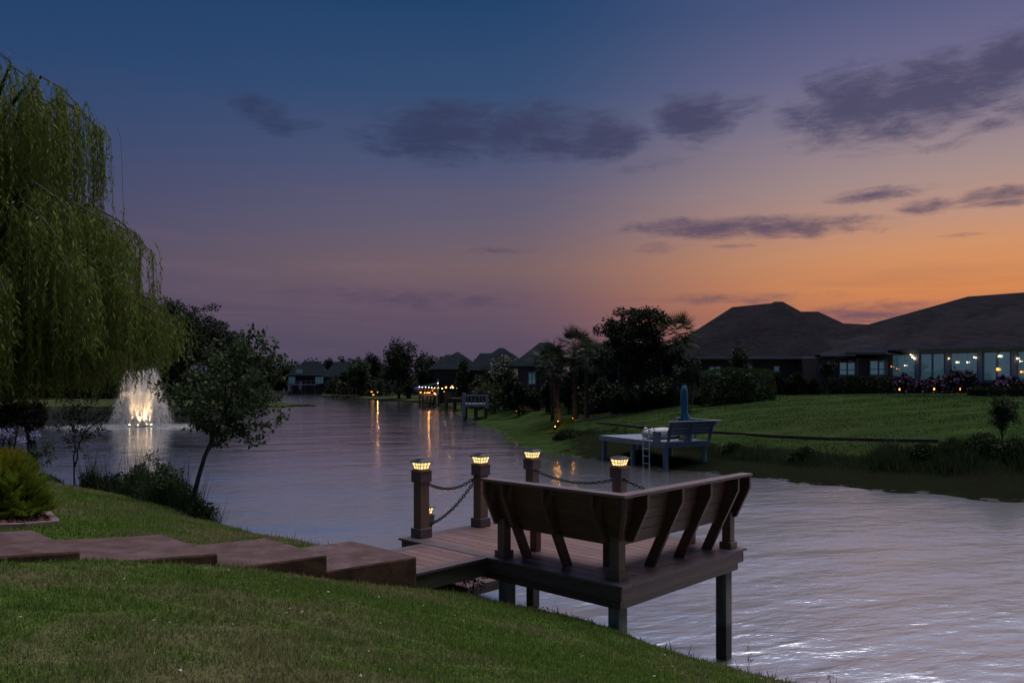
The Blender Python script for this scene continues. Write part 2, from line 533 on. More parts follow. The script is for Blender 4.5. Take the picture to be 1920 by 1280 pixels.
M['roof'] = mat_roof('shingle_roof', (0.009, 0.0085, 0.012), (0.021, 0.018, 0.024))
M['roof_blue'] = mat_roof('slate_roof', (0.007, 0.010, 0.014), (0.011, 0.016, 0.021))


def mat_brick():
    m, t, b = newmat('brick_wall')
    o = t.n('ShaderNodeTexCoord').outputs['Object']
    mp = t.n('ShaderNodeMapping')
    mp.inputs['Rotation'].default_value = (R(90), 0, 0)
    t.link(o, mp.inputs['Vector'])
    br = t.n('ShaderNodeTexBrick')
    t.link(mp.outputs[0], br.inputs['Vector'])
    br.inputs['Scale'].default_value = 4.0
    br.inputs['Color1'].default_value = (0.13, 0.09, 0.085, 1)
    br.inputs['Color2'].default_value = (0.085, 0.06, 0.06, 1)
    br.inputs['Mortar'].default_value = (0.15, 0.14, 0.14, 1)
    br.inputs['Mortar Size'].default_value = .012
    t.link(br.outputs['Color'], b.inputs['Base Color'])
    b.inputs['Roughness'].default_value = .9
    return m


M['brick'] = mat_brick()


def mat_glass(name, tint, rough=.05, mixf=.5):
    m, t, b = newmat(name)
    gl = t.n('ShaderNodeBsdfGlossy')
    gl.inputs['Roughness'].default_value = rough
    gl.inputs['Color'].default_value = (*tint, 1)
    tr = t.n('ShaderNodeBsdfTransparent')
    tr.inputs['Color'].default_value = (.8, .95, .98, 1)
    mx = t.n('ShaderNodeMixShader')
    mx.inputs[0].default_value = mixf
    t.link(tr.outputs[0], mx.inputs[1])
    t.link(gl.outputs[0], mx.inputs[2])
    t.link(mx.outputs[0], m.node_tree.nodes['Material Output'].inputs['Surface'])
    return m


M['glass'] = mat_glass('window_glass', (.75, .95, 1.0), .04, .32)
M['blind'] = mat_simple('teal_blind', (0.16, 0.30, 0.34), (0.12, 0.25, 0.29), 2, .8, 0)
M['glowblind'] = mat_emit('glowing_teal_blind', (.32, .60, .68), .09, (.12, .25, .29))  # blind emits a faint glow itself, standing in for room light
M['darkroom'] = mat_simple('dark_interior', (0.012, 0.016, 0.018), None, 2, .8, 0)
M['bulb'] = mat_emit('warm_bulb', (1.0, 0.78, 0.50), 3)
M['bulb_orange'] = mat_emit('orange_bulb', (1.0, 0.36, 0.06), 3)
M['bulb_amber'] = mat_emit('amber_bulb', (1.0, 0.36, 0.05), 3.2)
M['bulb_white'] = mat_emit('white_bulb', (1.0, 0.80, 0.5), 7)
M['teal'] = mat_simple('teal_slide', (0.02, 0.30, 0.28), (0.02, 0.24, 0.24), 3, .4, 0)
M['blue'] = mat_simple('blue_plastic', (0.02, 0.06, 0.4), (0.02, 0.05, 0.3), 3, .4, 0)

# ------------------------------------------------------------------ object helpers
class MB:
    def __init__(s):
        s.v, s.f = [], []

    def add(s, vs, fs):
        k = len(s.v)
        s.v += [tuple(v) for v in vs]
        s.f += [tuple(i + k for i in f) for f in fs]
        return s

    def box(s, x0, x1, y0, y1, z0, z1):
        vs = [(x, y, z) for z in (z0, z1) for y in (y0, y1) for x in (x0, x1)]
        return s.add(vs, [(0, 2, 3, 1), (4, 5, 7, 6), (0, 1, 5, 4), (2, 6, 7, 3), (0, 4, 6, 2), (1, 3, 7, 5)])

    def prism(s, poly, ext):
        """polygon (3d points) extruded by a vector"""
        e = Vector(ext)
        n = len(poly)
        vs = [Vector(p) for p in poly] + [Vector(p) + e for p in poly]
        fs = [tuple(range(n))[::-1], tuple(range(n, 2 * n))]
        fs += [(i, (i + 1) % n, n + (i + 1) % n, n + i) for i in range(n)]
        return s.add(vs, fs)

    def bar(s, p, q, w, h, up=(0, 0, 1)):
        p, q, up = Vector(p), Vector(q), Vector(up)
        d = (q - p).normalized()
        sx = d.cross(up)
        if sx.length < 1e-4:
            sx = Vector((1, 0, 0))
        sx.normalize()
        uz = sx.cross(d).normalized()
        a, b = sx * w / 2, uz * h / 2
        vs = [p - a - b, p + a - b, p + a + b, p - a + b, q - a - b, q + a - b, q + a + b, q - a + b]
        return s.add(vs, [(0, 3, 2, 1), (4, 5, 6, 7), (0, 1, 5, 4), (1, 2, 6, 5), (2, 3, 7, 6), (3, 0, 4, 7)])

    def tube(s, pts, rad, n=8, caps=True):
        pts = [Vector(p) for p in pts]
        if not hasattr(rad, '__len__'):
            rad = [rad] * len(pts)
        k = len(s.v)
        prev = None
        for i, p in enumerate(pts):
            d = (pts[min(i + 1, len(pts) - 1)] - pts[max(i - 1, 0)])
            if d.length < 1e-7:
                d = Vector((0, 0, 1))
            d.normalize()
            a = prev if prev is not None else (Vector((1, 0, 0)) if abs(d.x) < .9 else Vector((0, 1, 0)))
            a = (a - d * a.dot(d)).normalized()
            prev = a
            b = d.cross(a)
            for j in range(n):
                t = 2 * math.pi * j / n
                s.v.append(tuple(p + (a * math.cos(t) + b * math.sin(t)) * rad[i]))
        for i in range(len(pts) - 1):
            for j in range(n):
                s.f.append((k + i * n + j, k + i * n + (j + 1) % n, k + (i + 1) * n + (j + 1) % n, k + (i + 1) * n + j))
        if caps:
            s.f.append(tuple(k + j for j in range(n))[::-1])
            s.f.append(tuple(k + (len(pts) - 1) * n + j for j in range(n)))
        return s

    def lathe(s, prof, n=16, c=(0, 0)):
        k = len(s.v)
        for r, z in prof:
            for j in range(n):
                t = 2 * math.pi * j / n
                s.v.append((c[0] + r * math.cos(t), c[1] + r * math.sin(t), z))
        for i in range(len(prof) - 1):
            for j in range(n):
                s.f.append((k + i * n + j, k + i * n + (j + 1) % n, k + (i + 1) * n + (j + 1) % n, k + (i + 1) * n + j))
        s.f.append(tuple(k + j for j in range(n))[::-1])
        s.f.append(tuple(k + (len(prof) - 1) * n + j for j in range(n)))
        return s

    def ball(s, c, r, n=8, m=6, sq=1.0):
        prof = [(max(1e-4, r * math.sin(math.pi * i / m)), c[2] - r * sq * math.cos(math.pi * i / m)) for i in range(m + 1)]
        return s.lathe(prof, n, (c[0], c[1]))

    def mesh(s, name, smooth=False):
        me = bpy.data.meshes.new(name)
        me.from_pydata(s.v, [], s.f)
        me.update()
        if smooth:
            me.polygons.foreach_set('use_smooth', [True] * len(me.polygons))
        return me


def tag(o, label=None, cat=None, group=None, kind=None):
    if label:
        o['label'] = label
    if cat:
        o['category'] = cat
    if group:
        o['group'] = group
    if kind:
        o['kind'] = kind
    return o


def obj(name, mb, mat, parent=None, smooth=False, bevel=0.0, kind=None):
    me = mb if isinstance(mb, bpy.types.Mesh) else mb.mesh(name, smooth)
    if mat is not None and not me.materials:
        me.materials.append(mat)
    o = bpy.data.objects.new(name, me)
    COL.objects.link(o)
    if parent is not None:
        o.parent = parent
    if bevel:
        md = o.modifiers.new('bevel', 'BEVEL')
        md.width = bevel
        md.segments = 2
        md.limit_method = 'ANGLE'
    if kind:
        o['kind'] = kind
    return o


def thing(name, label, cat, loc=(0, 0, 0), rz=0.0, group=None):
    o = bpy.data.objects.new(name, None)
    COL.objects.link(o)
    o.location = loc
    o.rotation_euler = (0, 0, rz)
    o.empty_display_size = .2
    return tag(o, label, cat, group)


def copy_tree(o, parent=None, loc=None, rz=None, label=None):
    c = o.copy()
    COL.objects.link(c)
    if parent is not None:
        c.parent = parent
    if loc is not None:
        c.location = loc
    if rz is not None:
        c.rotation_euler = (0, 0, rz)
    if label:
        c['label'] = label
    for ch in list(o.children):
        copy_tree(ch, c)
    return c


def npmesh(name, V, Fc, mat, smooth=False):
    V = np.asarray(V, dtype=np.float32)
    Fc = np.asarray(Fc, dtype=np.int32)
    me = bpy.data.meshes.new(name)
    me.vertices.add(len(V))
    me.vertices.foreach_set('co', V.ravel())
    m, k = Fc.shape
    me.loops.add(m * k)
    me.loops.foreach_set('vertex_index', Fc.ravel())
    me.polygons.add(m)
    me.polygons.foreach_set('loop_start', np.arange(0, m * k, k, dtype=np.int32))
    me.polygons.foreach_set('loop_total', np.full(m, k, dtype=np.int32))
    if smooth:
        me.polygons.foreach_set('use_smooth', np.ones(m, dtype=bool))
    me.update(calc_edges=True)
    me.materials.append(mat)
    return me


def unit(a):
    return a / np.maximum(np.linalg.norm(a, axis=-1, keepdims=True), 1e-9)


def leaf_quads(rng, P, D, L, W, face=None):
    """diamond leaves: base P, direction D, length L, width W"""
    n = len(P)
    D = unit(D)
    if face is None:
        face = rng.normal(size=(n, 3))
    S = unit(np.cross(D, face))
    N = np.cross(S, D)
    L = np.broadcast_to(L, n)[:, None]
    W = np.broadcast_to(W, n)[:, None]
    a = P
    b = P + D * L * .45 + S * W * .5 + N * W * .12
    c = P + D * L
    d = P + D * L * .45 - S * W * .5 + N * W * .12
    V = np.stack([a, b, c, d], 1).reshape(-1, 3)
    Fc = np.arange(4 * n).reshape(n, 4)
    return V, Fc


def join_np(parts):
    Vs, Fs, k = [], [], 0
    for V, Fc in parts:
        Vs.append(V)
        Fs.append(Fc + k)
        k += len(V)
    return np.concatenate(Vs), np.concatenate(Fs)


# ------------------------------------------------------------------ terrain
A = np.array([.6934, .7206])     # towards the water
B = np.array([-.7206, .6934])    # along the shore, to the left
NEAR = [(-30, 3.05), (-6, 2.33), (-2, 2.18), (0, 2.10), (1, 2.01), (2.17, 1.86), (3.16, 1.655), (4.18, 1.36), (5.2, 1.09),
        (5.75, .94), (6.05, .82), (6.2, .70), (6.35, .45), (6.6, .12), (6.75, .0), (7.4, -.35), (9, -.9), (14, -1.8)]
LAKE = [(-38.7, 46.4), (-70, 58), (-92, 84), (-60, 93), (-42, 90), (-31, 93), (-27, 96), (-24.2, 99), (-26, 103), (-33, 112),
        (-42, 140), (-56, 180), (-66, 228), (-54, 240), (-50, 205), (-42, 170), (-33, 146), (-22.7, 131), (-13, 112), (-9.2, 98), (-5.2, 77),
        (-2.3, 58), (-.3, 43.5), (1.26, 35.6), (3.26, 32), (5.6, 28.9), (8.1, 25.9), (10, 23.75), (11.3, 22.5), (13.1, 20.5),
        (18, 16), (30, 5), (42, -12), (35.0, -25.3)]
LK = np.array(LAKE)
NS = 1.014 * A[0] + 7.387 * A[1]
NTT = 1.014 * B[0] + 7.387 * B[1]


def sdist(x, y):
    """signed distance to the lake outline, positive on land"""
    P = np.stack([x, y], -1)
    n = len(LK)
    best = np.full(x.shape, 1e9)
    inside = np.zeros(x.shape, bool)
    for i in range(n):
        a, b = LK[i], LK[(i + 1) % n]
        ab = b - a
        t = np.clip(((P - a) @ ab) / (ab @ ab), 0, 1)
        d = np.hypot(P[..., 0] - a[0] - t * ab[0], P[..., 1] - a[1] - t * ab[1])
        best = np.minimum(best, d)
        cond = (a[1] > y) != (b[1] > y)
        with np.errstate(divide='ignore', invalid='ignore'):
            xi = (b[0] - a[0]) * (y - a[1]) / (b[1] - a[1] + 1e-12) + a[0]
        inside ^= cond & (x < xi)
    return np.where(inside, -best, best)


def sm(v, a, b):
    t = np.clip((v - a) / (b - a), 0, 1)
    return t * t * (3 - 2 * t)


STEEP = [(-40, -2.2), (-3, -.9), (-1, -.35), (0, 0), (1, .13), (2.4, .34), (3.3, .62), (3.9, .86), (4.5, .93), (5.2, 1.02), (10, 1.72), (16, 2.34), (24, 2.42), (60, 2.6), (400, 3.0)]
GENTLE = [(-40, -2.2), (-3, -.8), (-1, -.3), (0, 0), (1, .16), (3, .35), (12, .62), (35, 1.1), (100, 1.5), (500, 2.2)]


def lump(x, y):
    return (np.sin(x * .83 + 1.3 * np.sin(y * .41)) * np.sin(y * .71 + 1.1 * np.sin(x * .57)) * .5
            + np.sin(x * 2.3 + 2 * np.sin(y * 1.1)) * np.sin(y * 1.9 + np.sin(x * 1.7)) * .25)


def ground(x, y):
    x = np.asarray(x, float)
    y = np.asarray(y, float)
    s = x * A[0] + y * A[1]
    t = x * B[0] + y * B[1]
    sw = s + .26 * (1 - sm(t, 2.5, 4.7)) - .10 * np.sin(t * .9) * sm(np.abs(t), 1, 6) - .06 * np.sin(t * 2.7 + 1)
    zn = np.interp(sw, [a for a, _ in NEAR], [b for _, b in NEAR])
    zn = zn + .012 * lump(x * 1.7, y * 1.7)
    d = sdist(x, y)
    d = d + (.35 * np.sin(x * .9 + y * .5) + .2 * np.sin(x * 2.3 - y * 1.3)) * sm(np.abs(d), 6, 0)
    g = np.clip(sm(y, 75, 105) + sm(-x, 10, 24), 0, 1)
    zf = np.interp(d, [a for a, _ in STEEP], [b for _, b in STEEP]) * (1 - g) + np.interp(d, [a for a, _ in GENTLE], [b for _, b in GENTLE]) * g
    zf = zf + .06 * lump(x * .8, y * .8) * sm(d, .5, 6) * (1 - g) + .015 * lump(x * 3, y * 3) * sm(d, -.5, 1)
    w = (1 - sm(s, 7.5, 9.5)) * (1 - sm(t, 48, 60))
    uu = s - NS
    vv = t - NTT
    cut = sm(vv, 1.76, 1.86) * (1 - sm(vv, 2.78, 2.85)) * (1 - sm(uu, -1.14, -1.06))
    zn = zn - .42 * cut
    return zn * w + zf * (1 - w)


def gz(x, y):
    return float(ground(np.array([x]), np.array([y]))[0])


def pick(px, py, dmax=400.0, n=6000):
    """the first ground point seen at a pixel of the 1920-wide photograph"""
    D = np.geomspace(1.5, dmax, n)
    x = (px - CX) / F * D
    z = CAMZ - (py - HY) / F * D
    h = ground(x, D)
    k = np.argmax(h >= z)
    if h[k] < z[k]:
        k = n - 1
    return Vector((x[k], D[k], h[k]))


def shore(px, s=6.22):
    """point of the near shore's lip in the direction of a pixel column"""
    k = (px - CX) / F
    if px > 1200:
        s -= .26
    D = s / (A[0] * k + A[1])
    return Vector((k * D, D, gz(k * D, D)))


def at(px, D, dz=0.0):
    x = (px - CX) / F * D
    while D > 50 and gz(x, D) < .34:
        D *= 1.012
        x = (px - CX) / F * D
    return Vector((x, D, gz(x, D) + dz))


def zpx(py, D):
    return CAMZ - (py - HY) / F * D


def build_ground():
    na = 1100
    fa = np.linspace(-48, 48, na)
    rest = np.linspace(48, 312, 90)[1:-1]
    ang = np.radians(np.concatenate([fa, rest]))
    rad = np.concatenate([[0.0], np.geomspace(.6, 420, 420), [600, 900, 1500]])
    TH, RR = np.meshgrid(ang, rad)
    x, y = RR * np.sin(TH), RR * np.cos(TH)
    z = ground(x, y)
    far = RR > 430
    z = np.where(far, 2.0, z)
    d = sdist(x, y)
    s = x * A[0] + y * A[1]
    t = x * B[0] + y * B[1]
    near = ((1 - sm(s, 7.5, 9)) * (1 - sm(t, 48, 60))).astype(np.float32)
    bank_far = (1 - sm(d, 2.6, 4.4)) * (.35 + .65 * sm(x, 1.0, 6.0))
    bank_gentle = 1 - sm(d, .6, 2.0)
    g = np.clip(sm(y, 75, 105) + sm(-x, 10, 24), 0, 1)
    bank = near * sm(s, 6.05, 6.35) + (1 - near) * (bank_far * (1 - g) + bank_gentle * g)
    V = np.stack([x, y, z], -1).reshape(-1, 3)
    nr, nc = x.shape
    i, j = np.meshgrid(np.arange(nr - 1), np.arange(nc), indexing='ij')
    j2 = (j + 1) % nc
    Fc = np.stack([i * nc + j, (i + 1) * nc + j, (i + 1) * nc + j2, i * nc + j2], -1).reshape(-1, 4)
    me = npmesh('ground', V, Fc[:, ::-1], M['ground'], True)
    at_ = me.attributes.new('zone', 'FLOAT_VECTOR', 'POINT')
    at_.data.foreach_set('vector', np.stack([bank, near, g], -1).astype(np.float32).ravel())
    o = obj('ground', me, None)
    tag(o, 'grassy banks and lawns sloping down to the pond', kind='structure')


build_ground()
w = MB()
w.add([(-300, -120, 0), (300, -120, 0), (300, 480, 0), (-300, 480, 0)], [(0, 1, 2, 3)])
tag(obj('water', w, M['water']), 'rippled lilac pond water reflecting the dusk sky', kind='structure')

# ------------------------------------------------------------------ the near dock  (local axes: u away to the right, v away to the left)
DZ = 1.25
DOCK_ROT = math.atan2(A[1], A[0])
N0 = (1.014, 7.387, 0.0)
UL, VL = 2.344, 3.265
W0, W1, WL = 1.75, 2.84, -1.01


def dw(u, v, z=0.0):
    return Vector((N0[0] + A[0] * u + B[0] * v, N0[1] + A[1] * u + B[1] * v, z))


dock = thing('dock', 'brown composite dock platform on wooden pilings beyond the concrete steps', 'dock', N0, DOCK_ROT)
rnd = random.Random(3)
# platform boards run along v
bw, gap = .136, .006
u = .14 + gap
k = 0
while u + bw < UL - .13:
    w = min(bw, UL - .14 - gap - u)
    b = MB().box(u, u + w, .146, VL - .146, DZ - .028 - rnd.random() * .001, DZ - rnd.random() * .0015)
    obj('deck_board', b, M['deck'], dock, bevel=.003)
    u += w + gap
if UL - .14 - gap - u > .03:
    obj('deck_board', MB().box(u, UL - .14 - gap, .146, VL - .146, DZ - .028, DZ - .001), M['deck'], dock, bevel=.003)
# picture-frame border
OV = .028
for (a, b_, c, d) in ((-OV, .14, -OV, VL + OV), (UL - .14, UL + OV, -OV, VL + OV), (.142, UL - .142, -OV, .14), (.142, UL - .142, VL - .14, VL + OV)):
    obj('border_board', MB().box(a, b_, c, d, DZ - .026, DZ + .001), M['border'], dock, bevel=.003)
# fascia and lower beam
for (a, b_, c, d) in ((0, .02, 0, VL), (UL - .02, UL, 0, VL), (.021, UL - .021, 0, .02), (.021, UL - .021, VL - .02, VL)):
    obj('fascia_board', MB().box(a, b_, c, d, DZ - .155, DZ - .027), M['fascia'], dock, bevel=.003)
for (a, b_, c, d) in ((.045, .085, .045, VL - .045), (UL - .085, UL - .045, .045, VL - .045), (.086, UL - .086, .045, .085), (.086, UL - .086, VL - .085, VL - .045)):
    obj('beam', MB().box(a, b_, c, d, DZ - .245, DZ - .029), M['fascia'], dock, bevel=.003)
for v in (.7, 1.35, 2.0, 2.6):
    obj('joist', MB().box(.09, UL - .09, v, v + .04, DZ - .20, DZ - .03), M['beam'], dock)
for (pu, pv, zt) in ((.155, .155, 0), (UL - .16, .16, 0), (.155, 1.63, 0), (UL - .16, VL - .16, 0), (.155, VL - .16, 0)):
    h = .066
    obj('piling', MB().box(pu - h, pu + h, pv - h, pv + h, -1.6, DZ - .205), M['piling'], dock, bevel=.006)
# walkway
u = WL + .004
while u < -OV - .03:
    w = min(bw, -OV - .006 - u)
    obj('deck_board', MB().box(u, u + w, W0 + .142, W1 - .142, DZ - .03, DZ - .004 - rnd.random() * .0015), M['deck'], dock, bevel=.003)
    u += w + gap
for (c, d) in ((W0, W0 + .138), (W1 - .138, W1)):
    obj('border_board', MB().box(WL, -OV - .004, c, d, DZ - .03, DZ - .002), M['border'], dock, bevel=.003)
for c in (W0 + .025, W1 - .065):
    obj('beam', MB().box(WL + .01, -.002, c, c + .04, DZ - .20, DZ - .031), M['treated'], dock, bevel=.003)
obj('beam', MB().box(WL + .3, WL + .34, W0 + .07, W1 - .07, DZ - .2, DZ - .031), M['treated'], dock)
# small lower landing on the far side, reached between the chain posts
obj('beam', MB().box(1.15, 2.3, 3.30, 4.45, .30, .40), M['fascia'], dock, bevel=.004)
for i in range(8):
    obj('deck_board', MB().box(1.13, 2.33, 3.31 + i * .144, 3.31 + i * .144 + .138, .401, .43), M['deck'], dock, bevel=.003)
for (pu, pv) in ((1.3, 4.3), (2.2, 4.3)):
    obj('piling', MB().box(pu - .06, pu + .06, pv - .06, pv + .06, -1.6, .30), M['piling'], dock)


def post(pu, pv, z0, h, w=.069, label=None):
    """square sleeve with a cap trim and a base trim"""
    o = obj('post', MB().box(pu - w, pu + w, pv - w, pv + w, z0, z0 + h - .01), M['sleeve'], dock, bevel=.006)
    t = w + .024
    obj('base_trim', MB().box(pu - t, pu + t, pv - t, pv + t, z0 + .001, z0 + .115), M['trim'], o, bevel=.006)
    obj('cap_trim', MB().box(pu - t + .003, pu + t - .003, pv - t + .003, pv + t - .003, z0 + h - .13, z0 + h), M['trim'], o, bevel=.006)
    return o


POSTS = [(.2, 3.13, DZ, .80), (1.2, 3.13, DZ, .80), (2.2, 3.13, DZ, .80), (2.2, 1.63, DZ, .80), (1.2, 4.25, .43, .83)]
for (a, b_, z, h) in POSTS:
    post(a, b_, z, h)


def solar_lamp(label, loc):
    t = thing('solar_lamp', label, 'lamp', loc, DOCK_ROT, 'solar lamps on the dock posts')
    t.scale = (1.06, 1.06, 1.16)
    r = .092
    obj('tray', MB().box(-r, r, -r, r, 0, .012).box(-.075, .075, -.075, .075, .012, .022), M['copper'], t, bevel=.002)
    z0, z1, a, b_ = .024, .096, .056, .078
    c0 = [(-a, -a), (a, -a), (a, a), (-a, a)]
    c1 = [(-b_, -b_), (b_, -b_), (b_, b_), (-b_, b_)]
    for i in range(4):
        j = (i + 1) % 4
        p = [Vector((*c0[i], z0)), Vector((*c0[j], z0)), Vector((*c1[j], z1)), Vector((*c1[i], z1))]
        inward = (Vector((0, 0, (z0 + z1) / 2)) - sum(p, Vector()) / 4).normalized() * .003
        g = MB().prism([q + inward * .6 for q in p], inward)
        obj('pane', g, M['pane'], t)
        f = MB()
        for (m, n) in ((0, 1), (1, 2), (2, 3), (3, 0)):
            f.bar(p[m], p[n], .006, .006)
        for q in (1 / 3, 2 / 3):
            f.bar(p[0].lerp(p[1], q), p[3].lerp(p[2], q), .0055, .0055)
        f.bar(p[0].lerp(p[3], .5), p[1].lerp(p[2], .5), .0055, .0055)
        obj('frame', f, M['lampmetal'], t)
    rr = .098
    rf = MB().box(-rr, rr, -rr, rr, z1 + .003, z1 + .010)
    rf.add([(-rr, -rr, z1 + .010), (rr, -rr, z1 + .010), (rr, rr, z1 + .010), (-rr, rr, z1 + .010),
            (-.05, -.05, z1 + .032), (.05, -.05, z1 + .032), (.05, .05, z1 + .032), (-.05, .05, z1 + .032)],
           [(0, 1, 5, 4), (1, 2, 6, 5), (2, 3, 7, 6), (3, 0, 4, 7), (4, 5, 6, 7), (3, 2, 1, 0)])
    obj('lamp_roof', rf, M['lampmetal'], t, bevel=.0015)
    obj('solar_panel', MB().box(-.04, .04, -.04, .04, z1 + .0325, z1 + .036), M['glasspanel'] if 'glasspanel' in M else M['black_iron'], t)
    ld = bpy.data.lights.new('lamp_light', 'POINT')
    ld.energy = 1.1
    ld.color = (1, .66, .30)
    ld.shadow_soft_size = .03
    lo = bpy.data.objects.new('lamp_light', ld)
    COL.objects.link(lo)
    lo.parent = t
    lo.location = (0, 0, z1 + .06)
    lo.location = (0, 0, .06)
    return t


LABELS = ['lit solar lamp on the tall post nearest the steps, left end of the dock',
          'lit solar lamp on the second tall post, just left of the bench back',
          'lit solar lamp on the far corner post, against the open pond',
          'lit solar lamp on the post behind the bench corner, below the neighbouring dock',
          'small lit solar lamp low down behind the first tall post']
for (a, b_, z, h), lb in zip(POSTS, LABELS):
    solar_lamp(lb, dw(a, b_, z + h))

# chains: alternate links lying flat and on edge
def torus_link():
    mb = MB()
    n, m = 10, 6
    R1, L1, r = .0175, .015, .0072
    path = []
    for i in range(n):
        t = 2 * math.pi * i / n
        path.append(Vector((math.cos(t) * R1 + (L1 if math.cos(t) > 0 else -L1), math.sin(t) * R1, 0)))
    for i in range(n):
        p = path[i]
        d = (path[(i + 1) % n] - path[i - 1]).normalized()
        s_ = d.cross(Vector((0, 0, 1)))
        for j in range(m):
            a = 2 * math.pi * j / m
            mb.v.append(tuple(p + s_ * math.cos(a) * r + Vector((0, 0, 1)) * math.sin(a) * r))
    for i in range(n):
        for j in range(m):
            mb.f.append((i * m + j, ((i + 1) % n) * m + j, ((i + 1) % n) * m + (j + 1) % m, i * m + (j + 1) % m))
    return mb.mesh('link', True)


LINK = torus_link()
LINK.materials.append(M['black_iron'])


def chain(p, q, sag, label):
    t = thing('chain', label, 'chain', p, 0, 'black chains hung between the dock posts')
    p, q = Vector(p), Vector(q)
    pts = [p.lerp(q, i / 200) - Vector((0, 0, sag * 4 * (i / 200) * (1 - i / 200))) for i in range(201)]
    L = [0]
    for i in range(200):
        L.append(L[-1] + (pts[i + 1] - pts[i]).length)
    n = int(L[-1] / .049)
    for i in range(n):
        s_ = (i + .5) / n * L[-1]
        j = max(0, min(199, int(np.searchsorted(L, s_)) - 1))
        pos = pts[j].lerp(pts[j + 1], (s_ - L[j]) / max(1e-6, L[j + 1] - L[j]))
        d = (pts[j + 1] - pts[j]).normalized()
        side = d.cross(Vector((0, 0, 1))).normalized()
        up = side.cross(d)
        if i % 2:
            side, up = up, -side
        side2 = (side * .8 + up * .6).normalized()
        up2 = d.cross(side2)
        m = Matrix((d, side2, up2)).transposed().to_4x4()
        m.translation = pos - p
        o = bpy.data.objects.new('link', LINK)
        COL.objects.link(o)
        o.parent = t
        o.matrix_local = m
    obj('eyelet', MB().ball((0, 0, 0), .016), M['black_iron'], t)
    obj('eyelet', MB().ball(tuple(q - p), .016), M['black_iron'], t)


zc = DZ + .655
chain(dw(.2 + .075, 3.13, zc), dw(1.2 - .075, 3.13, zc + .01), .115, 'black chain sagging between the first and second tall posts')
chain(dw(2.2, 3.13 - .075, zc), dw(2.2, 1.63 + .075, zc - .01), .10, 'long black chain seen above the bench back, between the two far posts')
chain(dw(1.2, 3.13 + .075, zc - .02), dw(1.2, 4.25 - .075, 1.14), .10, 'black chain dropping steeply from the second tall post to the small low lamp post')
chain(dw(1.27, 3.15, DZ + .36), dw(1.95, 4.35, .50), .06, 'short lower black chain descending behind the dock edge')
chain(dw(2.2, 1.63 - .075, zc), dw(2.2, .25, DZ + .45), .05, 'black chain running down behind the bench from the post at its corner')

# ------------------------------------------------------------------ corner bench
bench = thing('corner_bench', 'dark brown L-shaped wooden bench seen from behind, flared backrest, on the dock corner', 'bench', N0, DOCK_ROT)


def zz(h):
    return DZ + h


def brace(c, side, w=.042, foot=True):
    """side 'v': brace in the u-z plane at v = c (front wing); side 'u': in the v-z plane at u = c (right wing)"""
    if foot:
        prof = [(-.125, .832), (-.125, .70), (.215, .002), (.335, .002), (.10, .50), (.018, .72), (.018, .832)]
    else:
        prof = [(-.125, .832), (-.125, .70), (.04, .36), (.20, .36), (.12, .5), (.018, .72), (.018, .832)]
    if side == 'v':
        poly = [(x, c - w / 2, zz(z)) for x, z in prof]
        e = (0, w, 0)
    else:
        poly = [(c - w / 2, x, zz(z)) for x, z in prof]
        e = (w, 0, 0)
    obj('brace', MB().prism(poly, e), M['bench'], bench, bevel=.004)


V_END, U_END = 1.70, 2.26
for c in (.26, .88, 1.44):
    brace(c, 'v', foot=c > .3)
brace(V_END, 'v', foot=False)
for c in (.26, .87, 1.42, 2.0):
    brace(c, 'u', foot=c > .3)
brace(U_END, 'u', foot=False)
# corner hip brace, on the diagonal
pr = [(-.13, .832), (-.13, .70), (.06, .40), (.20, .40), (.03, .72), (.03, .832)]
dgn = Vector((.7071, .7071, 0))
sdw = Vector((.7071, -.7071, 0)) * .042
obj('brace', MB().prism([Vector((x * 1.25 * .7071, x * 1.25 * .7071, zz(z))) - sdw / 2 for x, z in pr], sdw), M['bench'], bench, bevel=.004)
# short square posts with base trims
for (pu, pv, w, h) in ((.17, .17, .056, .435), (.13, V_END - .05, .052, .42), (U_END - .03, .13, .052, .42)):
    o = obj('post', MB().box(pu - w, pu + w, pv - w, pv + w, DZ + .002, zz(h)), M['sleeve'], bench, bevel=.004)
    t = w + .022
    obj('base_trim', MB().box(pu - t, pu + t, pv - t, pv + t, DZ + .002, DZ + .075), M['sleeve'], o, bevel=.004)


def slat(z0, z1, th=.026, side='v'):
    """backrest board on the sitting side of the braces; leans out upwards; mitred at the corner"""
    def off(z):
        return .022 + (0.72 - z) * .30 if z < .72 else .022

    a0, a1 = off(z0), off(z1)
    e0 = V_END + .03 if side == 'v' else U_END + .03
    P = []
    for (a, z) in ((a0, z0), (a1, z1)):
        P.append([(a, a + .0), (a + th, a + th)])
    vs = []
    for (a, z) in ((a0, z0), (a1, z1)):
        for q in (a, a + th):
            vs.append((q, q, zz(z)))
            vs.append((q, e0, zz(z)))
    # order: (z0,in0,corner),(z0,in0,end),(z0,in1,corner),(z0,in1,end), same for z1
    if side == 'u':
        vs = [(y, x, z) for x, y, z in vs]
    fs = [(0, 1, 3, 2), (4, 6, 7, 5), (0, 4, 5, 1), (2, 3, 7, 6), (0, 2, 6, 4), (1, 5, 7, 3)]
    obj('backrest_board', MB().add(vs, fs), M['bench'], bench, bevel=.003)


for (z0, z1) in ((.325, .452), (.4555, .555), (.5585, .656), (.6595, .757), (.7605, .832)):
    slat(z0, z1, side='v')
    slat(z0, z1, side='u')
